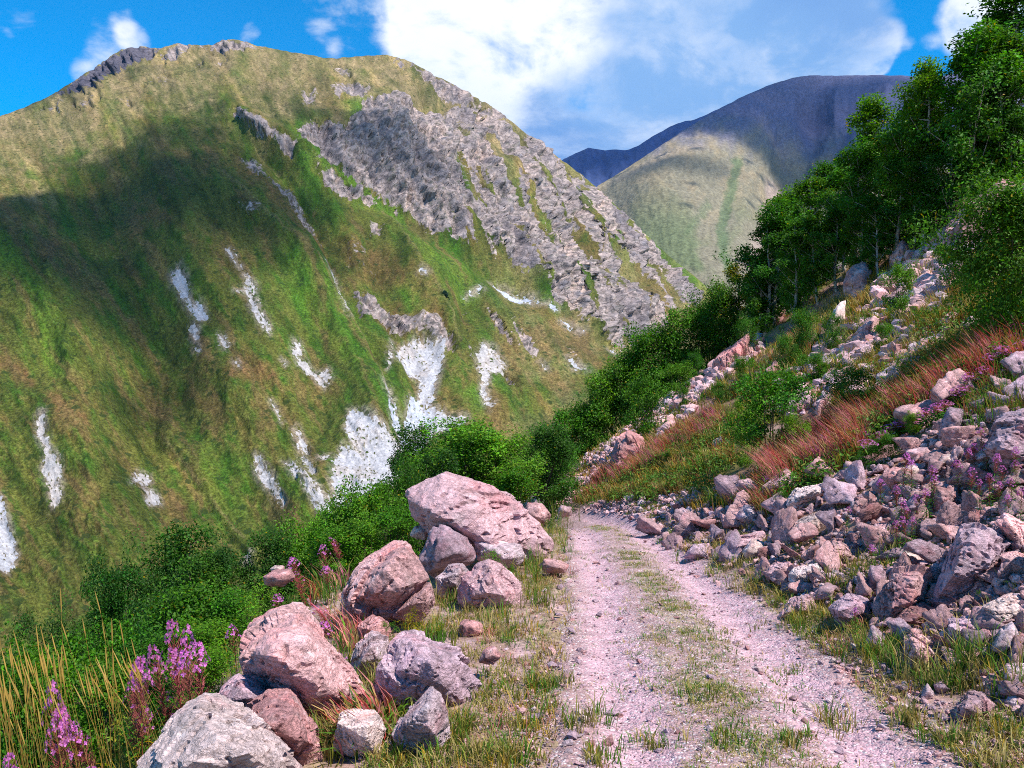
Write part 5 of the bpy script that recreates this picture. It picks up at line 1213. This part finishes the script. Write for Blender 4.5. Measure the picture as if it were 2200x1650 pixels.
def grass_all():
    rng = np.random.default_rng(21); mb = MB()
    # crown of the track and its verges, sown by distance so that near and far tufts cover alike
    n = 5600; y = 2.7 * (17 / 2.7) ** rng.random(n); s = rng.normal(.02, .20, n); x = road_c(y) + s * road_w(y); P = np.stack([x, y, Hg(x, y)], -1); P = P[patchy(P, rng, 1.5, .02)]
    blades(mb, P, .03 + .045 * rng.random(len(P)) ** 2, .9, .0026, pick(len(P), rng, [STRAW, GRN, OLIVE], [.5, .3, .4]), rng, 9, .035)
    n = 5200; y = 2.7 * (17 / 2.7) ** rng.random(n); x = road_c(y) + rng.uniform(-1.2, 1.3, n) * road_w(y); P = np.stack([x, y, Hg(x, y)], -1); P = P[patchy(P, rng, 2.2, .30)]
    blades(mb, P, .025 + .04 * rng.random(len(P)) ** 2, 1.0, .0026, pick(len(P), rng, [STRAW, GRN, OLIVE], [.4, .5, .3]), rng, 9, .035)
    for side in (-1, 1):
        n = 5200; y = 2.7 * (17 / 2.7) ** rng.random(n); d = rng.gamma(2.0, .26, n); x = road_c(y) + side * (road_w(y) * .93 + d * (1 if side > 0 else 1.9)); P = np.stack([x, y, Hg(x, y)], -1)
        P = P[patchy(P, rng, 1.2, -.08 if side > 0 else -.05)]
        blades(mb, P, .04 + .10 * rng.random(len(P)) ** 2.2, .85, .003, pick(len(P), rng, [STRAW, GRN, OLIVE, PINKY, OCHRE], [.5, .2, .35, .12, .15]), rng, 10, .05)
    # taller tussocks in the verges and at the feet of the boulders
    spots = [(1260, 1560, 60), (1180, 1480, 40), (1160, 1480, 40), (1190, 1180, 60), (1200, 1130, 70), (1175, 1300, 50), (1740, 1330, 50), (1700, 1345, 40), (1860, 1240, 60), (1800, 1265, 50), (1900, 1400, 60), (1960, 1450, 90), (2080, 1440, 100), (2180, 1500, 110), (1610, 1260, 40), (1560, 1235, 35), (1880, 1420, 70), (2020, 1480, 60), (980, 1320, 40), (950, 1300, 60), (890, 1560, 50), (960, 1590, 70), (820, 1480, 60), (790, 1480, 60), (700, 1620, 90), (1010, 1560, 40), (1030, 1500, 40), (1540, 1190, 40), (1460, 1180, 30), (2150, 1580, 60), (1900, 1190, 60), (2060, 1480, 70), (1700, 1450, 20), (1130, 1250, 60), (1150, 1230, 60), (700, 1290, 70), (720, 1440, 70), (800, 1420, 50), (690, 1480, 40), (590, 1310, 60), (480, 1440, 60), (520, 1560, 50), (660, 1600, 70), (840, 1640, 60), (930, 1640, 50), (1100, 1640, 50), (1140, 1560, 40), (900, 1380, 50), (960, 1370, 50), (1060, 1340, 50), (1090, 1360, 40), (1020, 1640, 60), (1290, 1640, 45), (1400, 1610, 35), (1500, 1500, 30), (1560, 1600, 35), (1700, 1600, 45), (1800, 1560, 45), (1950, 1560, 60), (2050, 1600, 60), (2130, 1450, 80), (860, 1480, 30), (760, 1560, 50)]
    for px, py, hp in spots:
        m = 16; c = np.array([px, py]) + rng.normal(0, 1, (m, 2)) * np.array([26, 10]); P, ok = seen(c[:, 0], c[:, 1]); P = P[ok]
        if not len(P): continue
        blades(mb, P, hp / F * P[:, 1] * rng.uniform(.6, 1.2, len(P)), .5, .0035, pick(len(P), rng, [STRAW, GRN, OLIVE, OCHRE], [.35, .45, .35, .15]), rng, 9, .05)
    link('grass', mb.mesh('grass', BLADE), kind='stuff', label='short dry and green grass on the track and its verges')
    # slope cover
    mb = MB()
    ZON = [([(1230, 1085), (1330, 1020), (1480, 940), (1560, 900), (1580, 990), (1500, 1060), (1330, 1080)], 1500, (STRAW, GRN, OLIVE, RUST, OCHRE), (.3, .35, .5, .2, .3), .30), ([(1480, 1090), (1640, 1010), (1900, 960), (1700, 1070), (1500, 1110)], 700, (GRN, OLIVE, RUST, OCHRE), (.4, .4, .3, .3), .28),
           ([(1780, 880), (1850, 780), (1950, 680), (2060, 620), (2160, 660), (2190, 760), (2040, 830), (1900, 890)], 2300, (STRAW, OLIVE, OCHRE, RUST, GRN), (.3, .4, .6, .2, .2), .34), ([(1380, 960), (1500, 850), (1640, 760), (1800, 650), (1900, 640), (1780, 860), (1560, 960)], 1500, (OLIVE, OCHRE, STRAW, GRN, RUST), (.4, .3, .3, .4, .1), .4),
           ([(1600, 720), (1850, 560), (2100, 440), (2200, 340), (2200, 640), (2000, 720), (1800, 720)], 1500, (OLIVE, OCHRE, STRAW, GRN), (.4, .4, .4, .3), .4), ([(1190, 1080), (1340, 880), (1460, 760), (1560, 720), (1440, 920), (1260, 1060)], 500, (OLIVE, STRAW, OCHRE), (.4, .3, .4), .35), ([(2080, 850), (2200, 780), (2200, 900), (2060, 930)], 300, (GRN, OLIVE, RUST), (.5, .3, .3), .25)]
    for poly, n, cs, w, h in ZON:
        c = in_poly(poly, n, rng); P, ok = seen(c[:, 0], c[:, 1]); P = P[ok]; P = P[P[:, 1] < 70]; P = P[patchy(P, rng, .8, -.08)]
        blades(mb, P, h * rng.uniform(.5, 1.2, len(P)), .75, .0032 * np.clip(P[:, 1].mean() / 7, 1, 4), pick(len(P), rng, cs, w), rng, 14, .16)
    link('hill_grass', mb.mesh('hill_grass', BLADE), kind='stuff', label='ochre and olive tussock grass covering the slope')
    # red seed stalks
    mb = MB()
    RED = [([(1640, 1020), (1700, 980), (1760, 935), (1830, 905), (1880, 930), (1860, 975), (1800, 1010), (1720, 1040), (1680, 1070)], 620, .62), ([(1840, 930), (1900, 880), (1990, 850), (2060, 800), (2150, 760), (2180, 790), (2060, 850), (1950, 915), (1890, 960)], 420, .5), ([(1225, 1085), (1300, 1020), (1420, 955), (1545, 880), (1560, 920), (1440, 990), (1370, 1030), (1250, 1078)], 620, .55), ([(1580, 1100), (1680, 1040), (1720, 1060), (1650, 1110)], 90, .4), ([(2090, 780), (2200, 720), (2200, 780)], 90, .5), ([(620, 1205), (700, 1160), (770, 1150), (750, 1260), (660, 1310), (600, 1290)], 110, .55), ([(690, 1350), (800, 1340), (780, 1400), (720, 1420)], 30, .4), ([(720, 1560), (840, 1540), (840, 1620), (720, 1630)], 45, .30), ([(90, 1560), (200, 1540), (220, 1640), (80, 1650)], 60, .35)]
    for poly, n, h in RED:
        c = in_poly(poly, n, rng); P, ok = seen(c[:, 0], c[:, 1]); P = P[ok]; P = P[patchy(P, rng, 1.3, -.20)]; m = len(P)
        blades(mb, P, h * .80 * rng.uniform(.5, 1.25, m), .30, .0065, pick(m, rng, [(.48, .10, .08), (.58, .22, .20), (.40, .15, .06), (.56, .15, .24), (.40, .29, .12)], [.3, .35, .3, .15, .3]), rng, 11, .09, (-.55, -.15))
        q = patchy(P, rng, .9, -.1); blades(mb, P[q], h * .7 * rng.uniform(.6, 1.2, q.sum()), .7, .011, pick(q.sum(), rng, [GRN, OLIVE, (.05, .12, .02)], [.6, .4, .4]), rng, 9, .14)
    for poly, n in (([(1640, 1050), (1760, 960), (1900, 890), (2080, 800), (2180, 770), (2080, 860), (1950, 930), (1860, 1010), (1700, 1090)], 420), ([(1230, 1090), (1420, 970), (1560, 890), (1600, 1000), (1500, 1080), (1330, 1090)], 330), ([(1850, 800), (1950, 690), (2080, 640), (2180, 700), (2060, 800), (1900, 880)], 260)):
        c = in_poly(poly, n, rng); P, ok = seen(c[:, 0], c[:, 1]); P = P[ok]; P = P[patchy(P, rng, 1.1, -.05)]
        k = 26; idx = np.repeat(np.arange(len(P)), k); h = rng.uniform(.02, .34, len(idx)); C = P[idx] + np.stack([rng.normal(0, .11, len(idx)), rng.normal(0, .11, len(idx)), h], -1)
        V, Fq = leaves(C, unit(np.array([0, -.1, .7]) + rng.normal(0, .5, (len(idx), 3))), .085 * rng.uniform(.6, 1.3, len(idx)), .032 * rng.uniform(.6, 1.3, len(idx)), rng, .2)
        tone = pick(len(P), rng, [(.06, .155, .02), (.10, .19, .025), (.20, .20, .03)], [.6, .35, .15])[idx]
        mb.add(V, Fq, np.repeat(tone * np.exp(rng.normal(0, .25, (len(idx), 1))), 4, 0))
    link('red_stalks', mb.mesh('red_stalks', BLADE), kind='stuff', label='reddish seeding fireweed stalks covering the lower slope')
    # undergrowth on the brink
    mb = MB()
    c = in_poly([(-40, 1560), (60, 1540), (180, 1500), (330, 1480), (450, 1450), (470, 1490), (420, 1540), (360, 1590), (300, 1660), (-40, 1680)], 900, rng); P, ok = seen(c[:, 0], c[:, 1]); P = P[ok]
    k = 16; idx = np.repeat(np.arange(len(P)), k); h = rng.uniform(.03, .42, len(idx)); C = P[idx] + np.stack([rng.normal(0, .07, len(idx)), rng.normal(0, .07, len(idx)), h], -1)
    V, Fq = leaves(C, unit(np.array([0, -.1, .7]) + rng.normal(0, .5, (len(idx), 3))), .055 * rng.uniform(.6, 1.3, len(idx)), .028 * rng.uniform(.6, 1.3, len(idx)), rng, .2)
    tone = pick(len(P), rng, [(.09, .22, .025), (.17, .26, .03), (.30, .27, .03), (.28, .08, .04)], [.5, .35, .16, .08])[idx]
    mb.add(V, Fq, np.repeat(tone * np.exp(rng.normal(0, .25, (len(idx), 1))), 4, 0))
    blades(mb, P, rng.uniform(.15, .35, len(P)), .5, .003, pick(len(P), rng, [STRAW, GRN, OLIVE, RUST], [.4, .5, .4, .15]), rng, 5, .1)
    link('undergrowth', mb.mesh('undergrowth', BLADE), kind='stuff', label='tangled green and yellow undergrowth on the brink')
    # tall golden grass with seed heads
    mb = MB()
    heads = [(130, 1270, 5.0), (205, 1275, 5.0), (30, 1360, 4.4), (78, 1350, 4.4), (88, 1352, 4.5), (112, 1368, 4.5), (133, 1340, 4.8), (220, 1340, 4.8), (240, 1335, 4.9), (258, 1340, 4.9), (178, 1335, 5), (283, 1378, 4.8), (0, 1380, 4.2), (20, 1395, 4.2)]
    heads += [(rng.uniform(-30, 290), 1385 + abs(rng.normal(0, 60)), rng.uniform(3.8, 4.9)) for _ in range(62)] + [(rng.uniform(-30, 120), 1400 + abs(rng.normal(0, 70)), rng.uniform(3.7, 4.6)) for _ in range(34)]
    for px, py, D in heads:
        top = ray(np.array(px), np.array(py), D); lean = rng.normal(-.05, .07); bx = top[0] + rng.uniform(.05, .28); by = D + rng.normal(0, .1)
        b = np.array([bx, by, float(Hg(bx, by)) - .02]); s = np.linspace(0, 1, 8)[:, None]
        path = b + (top - b) * s + np.array([1.0, 0, 0]) * (.10 * np.sin(s * math.pi)) * rng.uniform(-.3, 1)
        col = np.array(pick(1, rng, [(.44, .28, .075), (.34, .27, .06), (.42, .22, .06)], [.5, .25, .25])[0]); mb.add(*tube(path, .0022, .0011, 3), col)
        L = rng.uniform(.09, .15); d = unit(path[-1] - path[-2]); hp = path[-1] + d * np.linspace(-L, .02, 7)[:, None]
        r = np.array([.3, .8, 1, .95, .8, .55, .15]) * .0042
        T = d; X = unit(np.cross(T, np.array([0, 1., 0]))); Y = np.cross(T, X)
        V = np.stack([hp + r[:, None] * (math.cos(a) * X + math.sin(a) * Y) for a in np.arange(4) * math.pi / 2], 1).reshape(-1, 3)
        i = np.arange(28).reshape(7, 4); j = np.roll(i, -1, 1); mb.add(V, np.stack([i[:-1], j[:-1], j[1:], i[1:]], -1).reshape(-1, 4), np.array((.48, .30, .085)) * rng.uniform(.75, 1.15))
        blades(mb, b[None], np.array([rng.uniform(.25, .6)]), .5, .003, np.array([pick(1, rng, [STRAW, OLIVE, OCHRE], [.5, .4, .3])[0]]), rng, 5, .06)
    link('tall_grass', mb.mesh('tall_grass', BLADE), kind='stuff', label='tall golden grass with slender seed heads on the brink')
grass_all()

def fireweed_meshes(seed, bloom=1.0, pods=1.0, leafy=1.0):
    """a plant one metre high"""
    rng = np.random.default_rng(seed)
    zz = np.linspace(0, 1, 9); bend = rng.normal(0, .05, 2)
    path = np.stack([bend[0] * zz ** 2, bend[1] * zz ** 2, zz], -1)
    at = lambda t: np.stack([np.interp(t, zz, path[:, k]) for k in range(3)], -1)
    st = MB(); st.add(*tube(path, .0055, .002, 5), (.23, .07, .045))
    lf = MB(); n = int(58 * leafy); t = np.sort(rng.uniform(.08, .74, n)); a = np.arange(n) * 2.4
    d = np.stack([np.cos(a), np.sin(a), rng.uniform(.05, .6, n)], -1); d = unit(d); L = (.12 - .05 * t)[:, None] * rng.uniform(.7, 1.15, (n, 1)); b = unit(np.cross(d, np.array([0, 0, 1.]))); p = at(t)
    tip = p + d * L; tip[:, 2] -= .25 * L[:, 0]
    mid = p + d * L * .5
    V = np.stack([p, mid + b * L * .075, tip, mid - b * L * .075], 1).reshape(-1, 3)
    lf.add(V, np.arange(n * 4).reshape(n, 4), np.repeat(leaf_cols(n, rng, (.062, .16, .022), .25, .04), 4, 0))
    fl = MB(); n = int(30 * bloom); t = .80 + .19 * rng.random(n) ** .8; a = rng.uniform(0, 6.283, n); r = .066 * (1.02 - t) / .2 + .010
    out = unit(np.stack([np.cos(a), np.sin(a), .25 + 0 * a], -1)); C = at(t) + out * r[:, None]
    for q in range(4):
        ang = q * math.pi / 2 + rng.uniform(0, .4, n); X = unit(np.cross(out, np.array([0, 0, 1.]))); Y = np.cross(out, X)
        pd = unit(X * np.cos(ang)[:, None] + Y * np.sin(ang)[:, None] + .35 * out); pb = unit(np.cross(pd, out)); s = rng.uniform(.012, .018, n)[:, None]
        V = np.stack([C, C + pd * s * .65 + pb * s * .42, C + pd * s * 1.15, C + pd * s * .65 - pb * s * .42], 1).reshape(-1, 3)
        col = np.array((.60, .19, .47)) * np.exp(rng.normal(0, .22, (n, 1))) * np.exp(rng.normal(0, .08, (n, 3)))
        fl.add(V, np.arange(n * 4).reshape(n, 4), np.repeat(col, 4, 0))
    po = MB(); n = int(95 * pods)
    for _ in range(n):
        t0 = rng.uniform(.55, .86); a0 = rng.uniform(0, 6.283); p0 = at(np.array([t0]))[0]; d0 = np.array([math.cos(a0), math.sin(a0), rng.uniform(.6, 1.5)]); d0 /= np.linalg.norm(d0)
        l = rng.uniform(.05, .10); pp = p0 + d0 * l * np.linspace(0, 1, 4)[:, None] + np.array([0, 0, 1]) * .2 * l * np.linspace(0, 1, 4)[:, None] ** 2
        po.add(*tube(pp, .0018, .0012, 3), np.array((.46, .13, .12)) * rng.uniform(.6, 1.2))
    return {'stem': st.mesh('stem', BLADE), 'leaves': lf.mesh('leaves', LEAF), 'blossoms': fl.mesh('blossoms', PETAL), 'seed_pods': po.mesh('seed_pods', BLADE)}
FW = [fireweed_meshes(1), fireweed_meshes(2, 1.4, 1.0), fireweed_meshes(3, .4, 1.5), fireweed_meshes(4, 1.0, .5, 1.4)]
FWP = [None] * 4
def put_fireweed(base, top, k, label, group, wide, rg):
    base = np.asarray(base, float); v = np.asarray(top) - base; h = np.linalg.norm(v)
    o = empty('fireweed', tuple(base), label, 'flower', group)
    o.rotation_euler = (Vector(v).to_track_quat('Z', 'Y') @ Euler((0, 0, rg.uniform(0, 6.28))).to_quaternion()).to_euler(); o.scale = (wide, wide, h)
    if FWP[k] is None: FWP[k] = [link(nm, me, o) for nm, me in FW[k].items()]
    else:
        for q in FWP[k]:
            c = q.copy(); COL.objects.link(c); c.parent = o
    return o
def flowers():
    rg = np.random.default_rng(91)
    near = [(380, 1332, 4.6, 0, 'fireweed with the highest blossom of the big pink cluster'), (335, 1385, 4.5, 1, 'violet pink fireweed head at the outer side of the big cluster'), (398, 1345, 4.7, 3, 'fireweed head just below the highest blossom'), (372, 1390, 4.55, 1, 'full pink fireweed head in the middle of the big cluster'), (420, 1378, 4.6, 1, 'full pink fireweed head towards the brown pink boulder'), (410, 1395, 4.4, 0, 'fireweed head low in the big cluster'),
            (300, 1415, 4.3, 1, 'broad pink fireweed head leaning beside the tall golden grass'), (285, 1425, 4.35, 1, 'second pink head leaning beside the tall golden grass'), (106, 1468, 4.1, 3, 'small lilac fireweed head among the golden grass stalks'), (128, 1515, 3.95, 1, 'pink fireweed with dense head low in the golden grass'), (118, 1525, 3.9, 1, 'fireweed twin of the dense head low in the golden grass'), (190, 1525, 4.1, 2, 'fireweed gone mostly to pale seed in the undergrowth'), (165, 1550, 4.0, 3, 'little lilac fireweed in the undergrowth'), (318, 1515, 4.4, 3, 'little lilac fireweed beside the yellow green herb'), (3, 1625, 3.7, 0, 'fireweed head at the very corner of the view'), (275, 1470, 4.4, 2, 'fireweed gone to red seed pods below the leaning pink heads'), (425, 1480, 4.6, 2, 'fireweed with few flowers beside the grey mauve boulder'), (205, 1640, 3.8, 0, 'fireweed at the bottom edge beside the whitish boulder'), (363, 1508, 4.5, 2, 'seeding fireweed behind the whitish boulder'),
            (630, 1195, 9.5, 1, 'violet fireweed on the brink against dark bush'), (692, 1172, 10, 0, 'small fireweed on the brink against the white scree'), (700, 1215, 9.4, 1, 'pink fireweed left of the big domed boulder'), (590, 1275, 7.8, 3, 'lone pink fireweed head above the brown pink boulder'), (502, 1340, 6.6, 3, 'single lilac head between dark bush and brown pink boulder'), (690, 1335, 6.2, 1, 'round pink fireweed head behind the brown pink boulder'), (760, 1215, 8.6, 2, 'pink seeding fireweed touching the big domed boulder'), (655, 1230, 8.8, 2, 'red stemmed seeding fireweed on the brink'), (735, 1150, 10.8, 2, 'tall brown seeding fireweed in front of the fresh bushes'), (725, 1400, 5.9, 3, 'pink fireweed with long leaves at the side of the brown pink boulder'), (700, 1300, 7.4, 2, 'seeding fireweed in the hollow between the boulders')]
    for px, py, D, k, lab in near:
        top = ray(np.array(float(px)), np.array(float(py)), D); bx = top[0] + rg.uniform(-.02, .12); b = np.array([bx, D + rg.uniform(-.05, .1), 0.]); b[2] = float(Hg(b[0], b[1])) - .02
        put_fireweed(b, top, k, lab, None, (.62 + .045 * D) * rg.uniform(.85, 1.1), rg)
    right = [(1945, 1120), (1925, 1128), (1962, 1122), (1935, 1080), (1950, 1098), (1930, 1055), (1985, 1060), (2010, 1030), (1975, 1075), (1945, 985), (1960, 1000), (2120, 965), (2095, 965), (2140, 985), (2180, 970), (2185, 1000), (2130, 1030), (2145, 1045), (2165, 1075), (2190, 1060), (2085, 1018), (2060, 1000), (2110, 930), (2000, 1010), (2150, 1010), (1895, 1040), (1820, 1100), (2175, 1040), (2100, 1040), (2080, 975), (1870, 1180), (1838, 1318)]
    for i, (px, py) in enumerate(right):
        foot_py = py + rg.uniform(55, 95); P, ok = seen([px + rg.uniform(-8, 8)], [foot_py]); b = P[0]
        top = ray(np.array(float(px)), np.array(float(py - 12)), b[1] - .05)
        put_fireweed(b, top, [0, 1, 3, 3][i % 4], 'magenta fireweed in bloom among the grey rocks of the pile', 'fireweed growing in the rock pile', min(.8, 1.15 * float(top[2] - b[2]) + .12) * rg.uniform(.9, 1.2), rg)
    far = [(2180, 722), (2150, 748), (2165, 755), (2192, 740), (2132, 770), (2170, 790), (1935, 912), (1890, 940), (1858, 955), (2015, 880), (2030, 872), (2090, 815), (2062, 845), (1780, 945), (1840, 925), (1865, 930), (1740, 975), (1690, 1010), (1660, 1030), (1905, 925), (1990, 890), (2110, 800), (2195, 700), (2080, 835), (1960, 905)]
    for i, (px, py) in enumerate(far):
        P, ok = seen([px], [py + 30]); b = P[0]; top = ray(np.array(float(px)), np.array(float(py - 8)), b[1] - .1)
        put_fireweed(b, top, [1, 0][i % 2], 'blooming fireweed spike standing among the red stalks on the slope', 'fireweed among the red stalks', 1.5 * rg.uniform(.9, 1.2), rg)
flowers()
# ------------------------------------------------------------------ the air of the valley
def haze():
    x0, x1, y0, y1, z0, z1 = -1800, 4200, -400, 6600, -124, 1900
    V = [(x, y, z) for z in (z0, z1) for y in (y0, y1) for x in (x0, x1)]
    m = bpy.data.materials.new('haze'); m.use_nodes = True; m.node_tree.nodes.clear(); t = NT(m.node_tree)
    o = t.n('ShaderNodeOutputMaterial'); pv = t.n('ShaderNodeVolumePrincipled')
    pv.inputs['Color'].default_value = (.35, .55, 1, 1); pv.inputs['Density'].default_value = HAZE
    t.l(pv.outputs[0], o.inputs['Volume'])
    link('haze', mesh_np('haze', V, [np.array([[0, 2, 3, 1], [4, 5, 7, 6], [0, 1, 5, 4], [2, 6, 7, 3], [0, 4, 6, 2], [1, 3, 7, 5]])], None, [m], False), kind='stuff', label='thin blue haze in the valley air')
haze()
